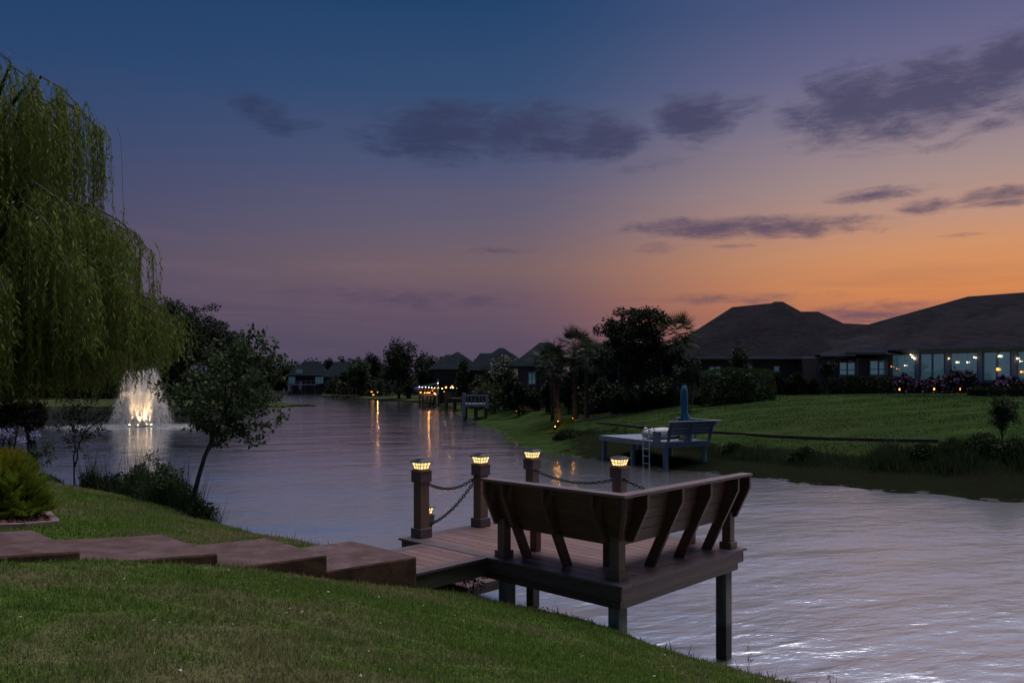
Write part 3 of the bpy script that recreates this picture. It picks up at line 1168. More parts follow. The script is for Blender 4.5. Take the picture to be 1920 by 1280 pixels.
# seat boards behind the back
for i in range(4):
    o0 = .17 + i * .115
    obj('seat_board', MB().box(o0, o0 + .108, o0, V_END, zz(.42), zz(.448)), M['bench'], bench, bevel=.003)
    obj('seat_board', MB().box(o0 + .11, U_END, o0, o0 + .108, zz(.42), zz(.448)), M['bench'], bench, bevel=.003)
obj('seat_apron', MB().box(.60, .63, .66, V_END, zz(.33), zz(.419)).box(.66, U_END, .60, .63, zz(.33), zz(.419)), M['bench'], bench, bevel=.003)
for (a, b_) in ((.58, V_END - .1), (U_END - .1, .58), (.58, .58)):
    obj('leg', MB().box(a - .045, a + .045, b_ - .045, b_ + .045, DZ + .002, zz(.33)), M['bench'], bench, bevel=.004)
# flat top rail, mitred
T0, T1 = -.132, .004
zt0, zt1 = zz(.833), zz(.862)
for side in 'vu':
    e0 = V_END + .05 if side == 'v' else U_END + .05
    P = [(T0, T0), (T0, e0), (T1, e0), (T1, T1)]
    if side == 'u':
        P = [(y, x) for x, y in P]
    obj('top_rail', MB().prism([(x, y, zt0) for x, y in P], (0, 0, zt1 - zt0)), M['benchtop'], bench, bevel=.004)

# ------------------------------------------------------------------ concrete steps
steps = thing('concrete_steps', 'reddish brown stained concrete steps going down the lawn to the dock', 'steps', N0, DOCK_ROT)
RUN = 1.02
tops = [CAMZ - 1.726, CAMZ - 1.55, CAMZ - 1.376, CAMZ - 1.20, CAMZ - 1.03, CAMZ - .87]
for i, zt in enumerate(tops):
    u1 = WL - .004 - i * RUN + (0 if i else 0)
    u0 = u1 - RUN - .03
    v0, v1 = 1.74 - rnd.random() * .01, 2.83 + rnd.random() * .01
    sl = (.035, .046, .088, .09, .1, .1)[i]
    if i:
        u1 += 0
    ns = 10
    me = MB()
    mb = me
    # slightly irregular slab with a rounded nose
    poly = [(u0, v0, zt + sl), (u1, v0, zt), (u1, v0, zt - .9), (u0, v0, zt - .9)]
    mb.prism(poly[::-1], (0, v1 - v0, 0))
    o = obj('step', mb, M['step'], steps, bevel=.022)

# ------------------------------------------------------------------ near planting bed, upper left
def blob_mesh(name, mb, mat, **k):
    return obj(name, mb, mat, **k)


bed_c = pick(40, 975)
E1, E2, E3 = pick(105, 984), pick(62, 938), pick(-160, 990)
edge = thing('bed_edging', 'weathered curved edging strip around the mulch under the golden bush', 'edging', E1)
mbs = [(E2, E1), (E1, pick(40, 990)), (pick(40, 990), pick(-40, 992)), (pick(-40, 992), E3)]
for p, q in mbs:
    d = (q - p).normalized() * .004
    obj('edging_board', MB().bar(p - E1 + Vector((0, 0, .0)) + d, q - E1 - d, .07, .09), M['edging'], edge, bevel=.008)
E0 = pick(40, 925)
obj('edging_board', MB().bar(E0 - E1, E2 - E1, .07, .09), M['edging'], edge, bevel=.008)
BED = np.array([[p.x, p.y] for p in (E1, E2, E0, pick(-120, 925), pick(-160, 990), pick(-40, 992), pick(40, 990))])


def in_poly(x, y, P):
    ins = np.zeros(x.shape, bool)
    n = len(P)
    for i in range(n):
        a, b = P[i], P[(i + 1) % n]
        c = (a[1] > y) != (b[1] > y)
        xi = (b[0] - a[0]) * (y - a[1]) / (b[1] - a[1] + 1e-12) + a[0]
        ins ^= c & (x < xi)
    return ins


rng = np.random.default_rng(11)
lo, hi = BED.min(0), BED.max(0)
q = rng.uniform(lo, hi, (16000, 2))
q = q[in_poly(q[:, 0], q[:, 1], BED)][:9000]
P = np.stack([q[:, 0], q[:, 1], ground(q[:, 0], q[:, 1]) + rng.uniform(.005, .045, len(q))], -1)
D = rng.normal(size=(len(q), 3)) * (1, 1, .25)
V, Fc = leaf_quads(rng, P, D, rng.uniform(.02, .06, len(q)), rng.uniform(.008, .018, len(q)), np.tile([0, 0, 1.], (len(q), 1)) + rng.normal(size=(len(q), 3)) * .4)
o = obj('bark_mulch', npmesh('bark_mulch', V, Fc, M['mulch']), None)
tag(o, 'reddish bark mulch spread under the golden bush', 'mulch', kind='stuff')


# ------------------------------------------------------------------ lawn grass blades
def grass():
    rng = np.random.default_rng(5)
    # sample in view: pixel-uniform-ish in depth so distant lawn still has relief
    n = 620000
    d = 2.2 + (rng.random(n) ** 1.25) * 15
    th = R(-34) + rng.random(n) * R(64)
    x, y = d * np.sin(th), d * np.cos(th)
    s = x * A[0] + y * A[1]
    t = x * B[0] + y * B[1]
    u = s - (N0[0] * A[0] + N0[1] * A[1])
    v = t - (N0[0] * B[0] + N0[1] * B[1])
    ok = (s + .26 * (1 - sm(t, 2.5, 4.7)) < 6.33 + .06 * np.sin(t * 5)) & (s > -4)
    ok &= ~((v > 1.785) & (v < 2.79) & (u < WL + .02))
    ok &= ~in_poly(x, y, BED)
    # worn and thin patches
    thin = lump(x * 1.3 + 3, y * 1.3)
    ok &= rng.random(n) < np.clip(.9 - .35 * thin, .4, 1)
    x, y, d = x[ok], y[ok], d[ok]
    n = len(x)
    z = ground(x, y)
    P = np.stack([x, y, z - .003], -1)
    tuft = .75 + .35 * np.sin(x * 9 + 3 * np.sin(y * 7)) * np.sin(y * 8)
    h = rng.gamma(6, 1 / 6, n) * .027 * tuft * (1 + .02 * d)
    s_ = x * A[0] + y * A[1]
    h *= 1 + .9 * sm(s_, 5.95, 6.25) * (rng.random(n) < .35)
    a = rng.random(n) * 2 * np.pi
    lean = rng.random(n) ** 1.5 * .8
    D = np.stack([np.cos(a) * lean, np.sin(a) * lean, np.ones(n)], -1)
    D = unit(D)
    S = np.stack([-np.sin(a + 1), np.cos(a + 1), np.zeros(n)], -1)
    wd = (.0016 + .00055 * d) * rng.uniform(.7, 1.3, n)
    V = np.stack([P - S * wd[:, None], P + S * wd[:, None], P + D * h[:, None]], 1).reshape(-1, 3)
    Fc = np.arange(3 * n).reshape(n, 3)
    o = obj('lawn_grass', npmesh('lawn_grass', V, Fc, M['grass']), None)
    tag(o, 'mown green and straw-coloured lawn grass in the foreground', 'grass', kind='stuff')
    # untidy edge grass where the lawn drops to the water
    n = 9000
    t = rng.uniform(-6, 24, n)
    s = 6.2 - .26 * (1 - sm(t, 2.5, 4.7)) + rng.normal(0, .10, n)
    x = A[0] * s + B[0] * t
    y = A[1] * s + B[1] * t
    keep = rng.random(n) < np.clip(.55 + .6 * np.sin(t * 2.1) * np.sin(t * 5.7), .1, 1)
    x, y, t, s = x[keep], y[keep], t[keep], s[keep]
    n = len(x)
    P = np.stack([x, y, ground(x, y) - .01], -1)
    a = rng.random(n) * 2 * np.pi
    D = np.stack([np.cos(a) * .35, np.sin(a) * .35, np.ones(n)], -1)
    V, Fc = leaf_quads(rng, P, D, rng.gamma(4, .25, n) * .07 + .015, .006 + .0004 * y)
    o = obj('edge_grass', npmesh('edge_grass', V, Fc, M['reed']), None)
    tag(o, 'untidy longer grass tufts along the near water edge', 'grass', kind='stuff')


grass()

# ------------------------------------------------------------------ vegetation builders
def curve_pts(p, q, bend, n=6):
    p, q, bend = Vector(p), Vector(q), Vector(bend)
    return [p.lerp(q, i / n) + bend * 4 * (i / n) * (1 - i / n) for i in range(n + 1)]


def cluster_leaves(rng, C, Rr, n, L, W, droop=0.3, flat=1.0, outward=.6, power=.45):
    """n leaves gathered in clusters of centre C and radius Rr"""
    C = np.asarray(C, float)
    Rr = np.asarray(Rr, float)
    pr = Rr ** 2 / (Rr ** 2).sum()
    idx = rng.choice(len(C), n, p=pr)
    dr = unit(rng.normal(size=(n, 3)))
    rad = rng.random(n) ** power
    P = C[idx] + dr * (Rr[idx] * rad)[:, None] * np.array([1, 1, flat])
    D = unit(dr * outward + rng.normal(size=(n, 3)) * .6 + np.array([0, 0, -droop]))
    return leaf_quads(rng, P, D, rng.uniform(.6, 1.25, n) * L, rng.uniform(.7, 1.2, n) * W)


def crown_centers(rng, K, rx, ry, rz, cz, shell=.55, low=-1.0):
    out = []
    while len(out) < K:
        d = unit(rng.normal(size=3))
        if d[2] < low:
            continue
        r = rng.uniform(shell, 1.0)
        if rng.random() < .22:
            r *= .5
        out.append((d[0] * rx * r, d[1] * ry * r, cz + d[2] * rz * r))
    return np.array(out)


def tree(name, label, cat, loc, h, rx, base=.3, n=6000, K=45, cr=.26, L=.25, W=.14, leaf='leaf_dark', seed=1, ry=None, trunk=.02, lean=(0, 0),
         stems=1, flat=.85, shell=.55, droop=.3, bark='bark', group=None, limbs=8, low=-1.0, bloom=None, taper_top=False):
    rng = np.random.default_rng(seed)
    t = thing(name, label, cat, loc, 0, group)
    ry = ry or rx
    cz = h * (base + 1) / 2
    rz = h * (1 - base) / 2
    C = crown_centers(rng, K, rx * .82, ry * .82, rz * .86, cz, shell, low)
    if taper_top:
        k = np.clip((C[:, 2] - h * base) / (h * (1 - base)), 0, 1)
        C[:, :2] *= (1.25 - 1.1 * k)[:, None]
    Rr = rng.uniform(.6, 1.25, K) * cr * (rx + rz) / 2
    if taper_top:
        Rr *= 1.1 - .6 * k
    C[:, 0] += lean[0] * C[:, 2]
    C[:, 1] += lean[1] * C[:, 2]
    V, Fc = cluster_leaves(rng, C, Rr, n, L, W, droop, flat)
    obj('crown', npmesh('crown', V, Fc, M[leaf]), None, t)
    if bloom:
        sel = C[C[:, 2] > cz - rz * .3]
        V, Fc = cluster_leaves(rng, sel, Rr[:len(sel)] * 1.08, n // 5, L * .9, W * .9, 0, flat, power=.1)
        obj('blossom', npmesh('blossom', V, Fc, M[bloom]), None, t)
    mb = MB()
    tr = h * trunk
    for s_ in range(stems):
        a = 2 * math.pi * s_ / max(1, stems) + seed
        sp = 0 if stems == 1 else rx * .32
        off = Vector((math.cos(a) * sp, math.sin(a) * sp, 0))
        top = Vector((lean[0] * h * .75, lean[1] * h * .75, h * .75)) + off
        pts = curve_pts((off.x * .15, off.y * .15, -.15), top, (rng.normal() * .02 * h, rng.normal() * .02 * h, 0), 7)
        mb.tube(pts, [tr * (1.25 - .17 * i) for i in range(8)], 7)
        for c in C[rng.permutation(K)[:limbs]]:
            i0 = int(rng.integers(2, 6))
            st = pts[i0]
            c = Vector(c)
            if c.z < st.z:
                continue
            mb.tube(curve_pts(st, c, (0, 0, -.04 * h), 4), [tr * .5, tr * .4, tr * .28, tr * .18, tr * .08], 5, False)
    obj('trunk', mb, M[bark], t, True)
    return t


def bush(name, label, cat, loc, rx, ry, h, n=2500, L=.08, W=.05, leaf='leaf_dark', seed=1, group=None, bloom=None, box=False, nb=0):
    """clipped or rounded shrub: an inner core of stems hidden by leaves over a lumpy surface"""
    rng = np.random.default_rng(seed)
    t = thing(name, label, cat, loc, 0, group)
    d = unit(rng.normal(size=(n, 3)))
    d[:, 2] = np.abs(d[:, 2]) * 1.0 - .12 * rng.random(n)
    if box:
        m = np.abs(d).max(1, keepdims=True)
        d = unit(d) * (1 - .86) + d / m * .86
    lump_ = 1 + .07 * np.sin(d[:, 0] * 7 + seed) * np.sin(d[:, 1] * 6 + seed * 2) + .05 * np.sin(d[:, 2] * 9 + d[:, 0] * 5)
    r = (1 + (lump_ - 1) * (.35 if box else 1)) * rng.uniform(.93 if box else .80, 1.0, n)
    P = d * r[:, None] * np.array([rx, ry, h])
    P[:, 2] = np.maximum(P[:, 2], 0.0)
    D = unit(d + rng.normal(size=(n, 3)) * .55)
    V, Fc = leaf_quads(rng, P, D, rng.uniform(.7, 1.3, n) * L, rng.uniform(.7, 1.2, n) * W)
    # inner twiggy mass keeps the light out
    k = n // 3
    P2 = unit(rng.normal(size=(k, 3))) * (rng.random(k) ** .33)[:, None] * np.array([rx, ry, h]) * .82
    P2[:, 2] = np.abs(P2[:, 2])
    V2, F2 = leaf_quads(rng, P2, rng.normal(size=(k, 3)), L * 2.2, W * 2.4)
    V, Fc = join_np([(V, Fc), (V2, F2)])
    obj('foliage', npmesh('foliage', V, Fc, M[leaf]), None, t)
    if bloom:
        sel = rng.permutation(n)[:nb or n // 6]
        Vb, Fb = leaf_quads(rng, P[sel] * 1.03, D[sel], L * 1.3, L * 1.1)
        obj('blossom', npmesh('blossom', Vb, Fb, M[bloom]), None, t)
    st = MB()
    for i in range(4):
        a = i * 1.6 + seed
        st.tube([(0, 0, -.05), (math.cos(a) * rx * .4, math.sin(a) * ry * .4, h * .7)], [h * .03, h * .01], 5)
    obj('stem', st, M['bark'], t)
    return t


# ------------------------------------------------------------------ weeping willow, left
def willow():
    rng = np.random.default_rng(21)
    base = Vector((-12.9, 18.0, gz(-12.9, 18.0)))
    t = thing('weeping_willow', 'tall weeping willow with long hanging yellow-green strands, at the left edge', 'tree', base)
    g0 = base.z
    mb = MB()
    trunk = [(0, 0, -.2), (.1, 0, 1.2), (.05, .1, 2.6), (.2, .05, 4.2), (.15, .1, 6.0), (.2, 0, 7.8)]
    mb.tube(trunk, [.42, .34, .30, .24, .16, .08], 10)
    limbs = []
    # tiers of limbs: reach and height of the arch top above the trunk foot
    tiers = [(1.4, 10.65 - g0, 7), (3.45, 9.85 - g0, 13), (2.4, 9.3 - g0, 7), (4.4, 7.15 - g0, 16), (3.4, 7.6 - g0, 9),
             (4.95, 5.95 - g0, 15), (3.9, 5.6 - g0, 9), (5.35, 5.15 - g0, 13)]
    for (r, z, cnt) in tiers:
        for i in range(cnt):
            az_ = 2 * math.pi * (i + rng.uniform(-.25, .25)) / cnt + r * 3
            rr = r * rng.uniform(.82, 1.04)
            z1 = z * rng.uniform(.93, 1.0)
            limbs.append((az_, rr, z1))
    # limbs that draw the stepped outline on the pond side
    limbs += [(R(-8), 3.45, 9.9 - g0), (R(4), 4.45, 7.2 - g0), (R(-12), 5.0, 6.0 - g0), (R(0), 5.4, 5.2 - g0), (R(12), 1.6, 10.7 - g0),
              (R(-20), 3.0, 10.0 - g0), (R(-24), 4.4, 7.3 - g0), (R(10), 3.4, 9.7 - g0), (R(-25), 5.0, 6.0 - g0), (R(-6), 4.5, 7.0 - g0), (R(8), 3.5, 9.6 - g0), (R(14), 4.4, 7.1 - g0), (R(6), 5.3, 5.4 - g0)]
    starts, dirs = [], []
    for (a, r, z) in limbs:
        s0 = Vector((.1, .05, z * rng.uniform(.35, .6)))
        top = Vector((math.cos(a) * r * .72, math.sin(a) * r * .72, z))
        tip = Vector((math.cos(a) * r, math.sin(a) * r, z - .42 - .1 * r))
        mid = s0.lerp(top, .55) + Vector((0, 0, z * .07))
        pts = [s0, s0.lerp(mid, .5) + Vector((0, 0, .15)), mid, mid.lerp(top, .6) + Vector((0, 0, .10)), top, top.lerp(tip, .55) + Vector((0, 0, .10)), tip]
        mb.tube(pts, [.10, .085, .065, .045, .028, .016, .008], 5, False)
        P = np.array([tuple(p) for p in pts])
        L = np.concatenate([[0], np.cumsum(np.linalg.norm(np.diff(P, axis=0), axis=1))])
        m = int(40 + 13 * r)
        q = L[-1] * (0.12 + .88 * rng.random(m) ** .85)
        S = np.stack([np.interp(q, L, P[:, k]) for k in range(3)], -1)
        S += rng.normal(size=S.shape) * (.16, .16, .05)
        starts.append(S)
        out = np.tile([math.cos(a), math.sin(a), 0], (m, 1)) + rng.normal(size=(m, 3)) * (.8, .8, 0)
        dirs.append(out)
    obj('trunk', mb, M['bark'], t, True)
    S = np.concatenate(starts)
    O = unit(np.concatenate(dirs))
    n = len(S)
    zmin = rng.uniform(2.65, 3.75, n) + np.where(S[:, 0] > 3.6, .45, 0) - g0      # strand ends stay near eye level
    length = np.minimum(S[:, 2] - zmin, rng.gamma(5, .42, n) + .5)
    r_ = np.hypot(S[:, 0], S[:, 1])
    outer = r_ > np.interp(S[:, 2] + g0, [3, 5, 6, 7, 9.7, 10.6], [5.3, 4.7, 4.4, 3.7, 2.7, 1.0])
    length = np.where(outer, np.minimum(length, rng.uniform(1.3, 2.5, n)), length)
    low = (S[:, 2] + g0) < 5.3
    length = np.where(low, (S[:, 2] - zmin) * rng.uniform(.5, 1.0, n), length)
    length = np.maximum(length, .3)
    per = 42
    parts = []
    tt = np.linspace(0.02, 1, per)[None, :]
    Ln = length[:, None]
    sway = rng.uniform(.05, .28, n)[:, None]
    ph = rng.uniform(0, 6.3, n)[:, None]
    arch = np.minimum(.16, Ln * .2) * (1 - np.exp(-tt * 6))
    X_ = S[:, :1] + O[:, :1] * arch + .05 * np.sin(tt * 5 + ph) * sway * 3
    Y_ = S[:, 1:2] + O[:, 1:2] * arch + .05 * np.cos(tt * 4 + ph) * sway * 3
    Z_ = S[:, 2:3] - tt * Ln + .10 * np.sin(np.minimum(tt * 9, 3.14))
    P = np.stack([X_, Y_, Z_], -1)
    keep = rng.random(P.shape[:2]) < np.clip(Ln * 26 / per, .25, 1)
    P = P[keep] + rng.normal(size=(keep.sum(), 3)) * .02
    rr_ = np.hypot(P[:, 0], P[:, 1]) + rng.normal(size=len(P)) * .07
    P = P[rr_ < np.interp(P[:, 2] + g0, [4.9, 5.3, 5.95, 6.15, 7.0, 7.25, 7.6, 9.4, 9.95, 10.35, 10.8], [5.5, 5.35, 4.95, 4.65, 4.5, 3.9, 3.65, 3.6, 2.9, 1.9, .9])]
    m = len(P)
    D = np.stack([rng.normal(size=m) * .45, rng.normal(size=m) * .45, -np.ones(m)], -1)
    V, Fc = leaf_quads(rng, P, D, rng.uniform(.09, .20, m), rng.uniform(.020, .036, m))
    # drooping twigs
    k = 7
    tw = np.linspace(0, 1, k)[None, :]
    arch = np.minimum(.16, Ln * .2) * (1 - np.exp(-tw * 6))
    TX = S[:, :1] + O[:, :1] * arch + .05 * np.sin(tw * 5 + ph) * sway * 3
    TY = S[:, 1:2] + O[:, 1:2] * arch + .05 * np.cos(tw * 4 + ph) * sway * 3
    TZ = S[:, 2:3] - tw * Ln + .10 * np.sin(np.minimum(tw * 9, 3.14))
    T = np.stack([TX, TY, TZ], -1)
    a, b = T[:, :-1].reshape(-1, 3), T[:, 1:].reshape(-1, 3)
    wv = np.array([.004, .002, 0])
    TV = np.stack([a - wv, a + wv, b + wv, b - wv], 1).reshape(-1, 3)
    TF = np.arange(len(TV)).reshape(-1, 4)
    V, Fc = join_np([(V, Fc), (TV, TF)])
    obj('crown', npmesh('crown', V, Fc, M['willow']), None, t)
    return t


willow()


# ------------------------------------------------------------------ small leaning tree at the water edge
def leaning_tree():
    rng = np.random.default_rng(4)
    b = shore(362, 6.35)
    D = b.y
    t = thing('leaning_tree', 'small dark leafy tree leaning right over the pond in front of the fountain', 'tree', b)

    def W_(px, py, dy=0.0):
        return Vector(((px - CX) / F * (D + dy), D + dy, zpx(py, D + dy))) - b
    mb = MB()
    tr = [W_(360, 950), W_(372, 895), W_(384, 855), W_(402, 815), W_(420, 780), W_(430, 752), W_(440, 720)]
    mb.tube(tr, [.048, .042, .038, .032, .027, .022, .017], 8, True)
    limb_t = [(470, 625, .2), (497, 640, -.2), (515, 672, .3), (528, 700, 0), (520, 745, -.3), (535, 775, .2), (505, 800, -.1), (478, 822, 0), (450, 690, .5),
              (420, 660, -.3), (395, 650, .2), (370, 680, -.3), (350, 700, .3), (322, 725, -.1), (340, 740, .3), (365, 760, -.2), (385, 800, .1), (455, 770, -.4),
              (480, 700, -.5), (430, 700, .6), (400, 720, -.5), (470, 740, .5), (450, 640, -.2), (490, 760, .3), (305, 727, 0), (412, 830, .1)]
    C, Rr = [], []
    for (px, py, dy) in limb_t:
        e = W_(px, py, dy * 1.6)
        s0 = tr[3 + int(rng.integers(0, 4))] if py > 640 else tr[6]
        if py > 780:
            s0 = tr[3]
        pts = curve_pts(s0, e, Vector((rng.normal() * .06, rng.normal() * .06, .10 if py > 740 else -.03)), 6)
        mb.tube(pts, [.014, .012, .010, .008, .006, .004, .002], 5, False)
        for i in range(2, 7):
            for _ in range(5):
                p = pts[i] + Vector(rng.normal(size=3) * (.085, .12, .06))
                C.append(tuple(p))
                Rr.append(rng.uniform(.02, .07))
                mb.tube([pts[i], p], [.003, .0015], 3, False)
    # upright leafy shoots at the top
    for (px, py) in ((472, 612), (445, 632), (497, 622), (515, 640), (528, 668), (455, 655), (480, 640)):
        p0 = W_(px - 8, py + 45)
        p1 = W_(px, py)
        mb.tube([p0, p1], [.006, .002], 4, False)
        for i in range(9):
            C.append(tuple(p0.lerp(p1, i / 8) + Vector(rng.normal(size=3) * .012)))
            Rr.append(.035)
    obj('trunk', mb, M['bark'], t, True)
    V, Fc = cluster_leaves(rng, C, np.array(Rr) + .02, 5600, .088, .050, .35, .8)
    obj('crown', npmesh('crown', V, Fc, M['leaf']), None, t)


leaning_tree()


# ------------------------------------------------------------------ golden arborvitae
def arborvitae():
    rng = np.random.default_rng(8)
    b = pick(-8, 968)
    t = thing('golden_bush', 'rounded golden-green conifer bush in the mulch bed at the left edge', 'bush', b)
    rx, h = .44, .74
    n = 2100
    # flat fans of scale needles, set edge-on around an egg-shaped body
    d = unit(rng.normal(size=(n, 3)))
    d[:, 2] = np.abs(d[:, 2]) - .15
    r = rng.uniform(.72, 1.0, n) * (1 + .10 * np.sin(d[:, 0] * 9) * np.sin(d[:, 1] * 8 + d[:, 2] * 6))
    P0 = d * r[:, None] * np.array([rx, rx, h * .88])
    P0[:, 2] = np.maximum(P0[:, 2], .0) + .03
    out = unit(d * np.array([1, 1, .4]) + np.array([0, 0, .95]) + rng.normal(size=(n, 3)) * .22)
    nrm = unit(np.cross(out, rng.normal(size=(n, 3)) * .5 + np.cross(d, [0, 0, 1.])))
    side = np.cross(out, nrm)
    parts_g, parts_y = [], []
    k = 15
    for i in range(k):
        f = i / (k - 1)
        sgn = 1 if i % 2 else -1
        base = P0 + out * (f * .10)
        ang = .62 * sgn
        D = out * math.cos(ang) + side * math.sin(ang)
        V, Fc = leaf_quads(rng, base, D, .055 * (1.15 - .75 * f), .008, nrm)
        V = V.reshape(n, 4, 3)
        hi = (P0[:, 2] / h + rng.normal(size=n) * .16) > .68
        parts_y.append((V[hi].reshape(-1, 3), np.arange(4 * hi.sum()).reshape(-1, 4)))
        parts_g.append((V[~hi].reshape(-1, 3), np.arange(4 * (~hi).sum()).reshape(-1, 4)))
    obj('foliage', npmesh('foliage', *join_np(parts_g), M['goldgreen']), None, t)
    o = obj('foliage', npmesh('foliage', *join_np(parts_y), M['gold']), None, t)
    o['label'] = 'orange-yellow upper foliage'
    nn = 2600
    P2 = unit(rng.normal(size=(nn, 3))) * (rng.random(nn) ** .33)[:, None] * np.array([rx, rx, h * .85]) * .78
    P2[:, 2] = np.abs(P2[:, 2])
    V, Fc = leaf_quads(rng, P2, rng.normal(size=(nn, 3)), .1, .06)
    obj('inner_foliage', npmesh('inner_foliage', V, Fc, M['leaf_dark']), None, t)
    obj('trunk', MB().tube([(0, 0, -.05), (0, 0, .4)], [.035, .02], 7), M['bark'], t)


arborvitae()


def agapanthus(px, py, D, label, seed):
    """tall bare stalks ending in a ball of pale blue flowers"""
    rng = np.random.default_rng(seed)
    b = at(px, D)
    top = Vector((0, 0, zpx(py, D) - b.z))
    t = thing('agapanthus', label, 'flower', b, 0, 'pale blue flowers behind the golden bush')
    obj('stem', MB().tube(curve_pts((0, 0, -.02), top, (.03, 0, 0), 5), [.008, .007, .006, .005, .005, .004], 5), M['reed'], t)
    n = 46
    d = unit(rng.normal(size=(n, 3)) + np.array([0, 0, .25]))
    P = np.array(tuple(top)) + d * .045
    V, Fc = leaf_quads(rng, P, d, .036, .017)
    S_ = [leaf_quads(rng, np.tile(np.array(tuple(top)), (n, 1)), d, .06, .004)]
    obj('flower_head', npmesh('flower_head', *join_np([(V, Fc)] + S_), M['lily']), None, t)
    m = 14
    a = rng.random(m) * 6.3
    D_ = np.stack([np.cos(a) * .5, np.sin(a) * .5, np.ones(m)], -1)
    V, Fc = leaf_quads(rng, rng.normal(size=(m, 3)) * (.02, .02, 0), D_, rng.uniform(.25, .42, m), .02)
    obj('leaf', npmesh('leaf', V, Fc, M['reed']), None, t, kind='stuff')


for i, (px, py, D, lb) in enumerate(((18, 812, 11.0, 'larger pale blue flower head above the golden bush'),
                                     (2, 812, 11.6, 'pale blue flower head cut by the left photo edge'),
                                     (66, 816, 11.2, 'pale blue flower head right of the golden bush, among dark leaves'),
                                     (40, 826, 11.4, 'faint lower blue flower head between the two brighter ones'))):
    agapanthus(px, py, D, lb, 30 + i)


def stemmy(name, label, cat, b, stems, leaves, L=.05, W=.03, leaf='leaf', seed=1, r0=.012, bark='bark', rad=.05):
    """open shrub: stems given as lists of points relative to the base, leaves in small clusters along their ends"""
    rng = np.random.default_rng(seed)
    t = thing(name, label, cat, b)
    C = []
    for pts in stems:
        pts = [Vector(p) for p in pts]
        mb = MB().tube(pts, [r0 * (1 - .75 * i / (len(pts) - 1)) for i in range(len(pts))], 6)
        for i in range(len(pts) // 2, len(pts)):
            for _ in range(5):
                c = pts[i] + Vector(rng.normal(size=3) * rad * 1.3)
                C.append(tuple(c))
                mb.tube([pts[i], c], [.002, .001], 3, False)
        obj('stem', mb, M[bark], t, True)
    if leaves:
        V, Fc = cluster_leaves(rng, C, np.full(len(C), rad * .9), leaves, L, W, .2)
        obj('foliage', npmesh('foliage', V, Fc, M[leaf]), None, t)
    return t


def rel(b, px, py, D):
    return Vector(((px - CX) / F * D, D, zpx(py, D))) - b


b = at(72, 12.2)
D = 12.2
stemmy('crepe_myrtle', 'thin dark shrub with small leaves between golden bush and bare sapling', 'shrub', b,
       [[(0, 0, -.03), rel(b, 78, 868, D), rel(b, 84, 845, D), rel(b, 97, 832, D)], [(0, 0, -.03), rel(b, 74, 866, D), rel(b, 80, 850, D), rel(b, 88, 838, D)],
        [(0, 0, -.03), rel(b, 66, 868, D), rel(b, 60, 850, D), rel(b, 50, 846, D)], [(0, 0, -.03), rel(b, 70, 868, D), rel(b, 66, 852, D), rel(b, 62, 842, D)],
        [(0, 0, -.03), rel(b, 82, 872, D), rel(b, 86, 866, D), rel(b, 90, 860, D)], [(0, 0, -.03), rel(b, 60, 872, D), rel(b, 59, 864, D), rel(b, 64, 860, D)]],
       700, .035, .022, 'leaf', 5, .007, rad=.035)
b = shore(139, 6.2)
D = b.y
stemmy('sapling', 'slender two-stemmed sapling standing alone at the water edge', 'tree', b,
       [[(0, 0, -.05), rel(b, 139, 872, D), rel(b, 138, 855, D), rel(b, 142, 840, D), rel(b, 137, 825, D), rel(b, 143, 805, D), rel(b, 150, 782, D), rel(b, 140, 770, D)],
        [rel(b, 139, 876, D), rel(b, 145, 860, D), rel(b, 145, 843, D), rel(b, 152, 825, D), rel(b, 158, 808, D), rel(b, 170, 785, D), rel(b, 190, 772, D)],
        [rel(b, 143, 812, D), rel(b, 132, 795, D), rel(b, 125, 780, D)], [rel(b, 156, 812, D), rel(b, 172, 798, D), rel(b, 196, 782, D), rel(b, 200, 775, D)]],
       1500, .06, .034, 'leaf_mid', 6, .022, rad=.13)
# dark shrubs low behind, under the willow
for i, (px, D, r, h, lb) in enumerate(((12, 19.5, 1.0, 1.30, 'dark bushy shrub under the willow at the left edge'),
                                       (58, 21.0, .55, .95, 'small dark shrub under the willow next to the sapling'))):
    b = at(px, D)
    tree('dark_shrub', lb, 'shrub', b, zpx(748, D) - b.z, r * .85, .55, 2600, 34, .3, .10, .05, 'leaf_dark', 60 + i, group='dark shrubs under the willow', stems=4, trunk=.012, shell=.3)

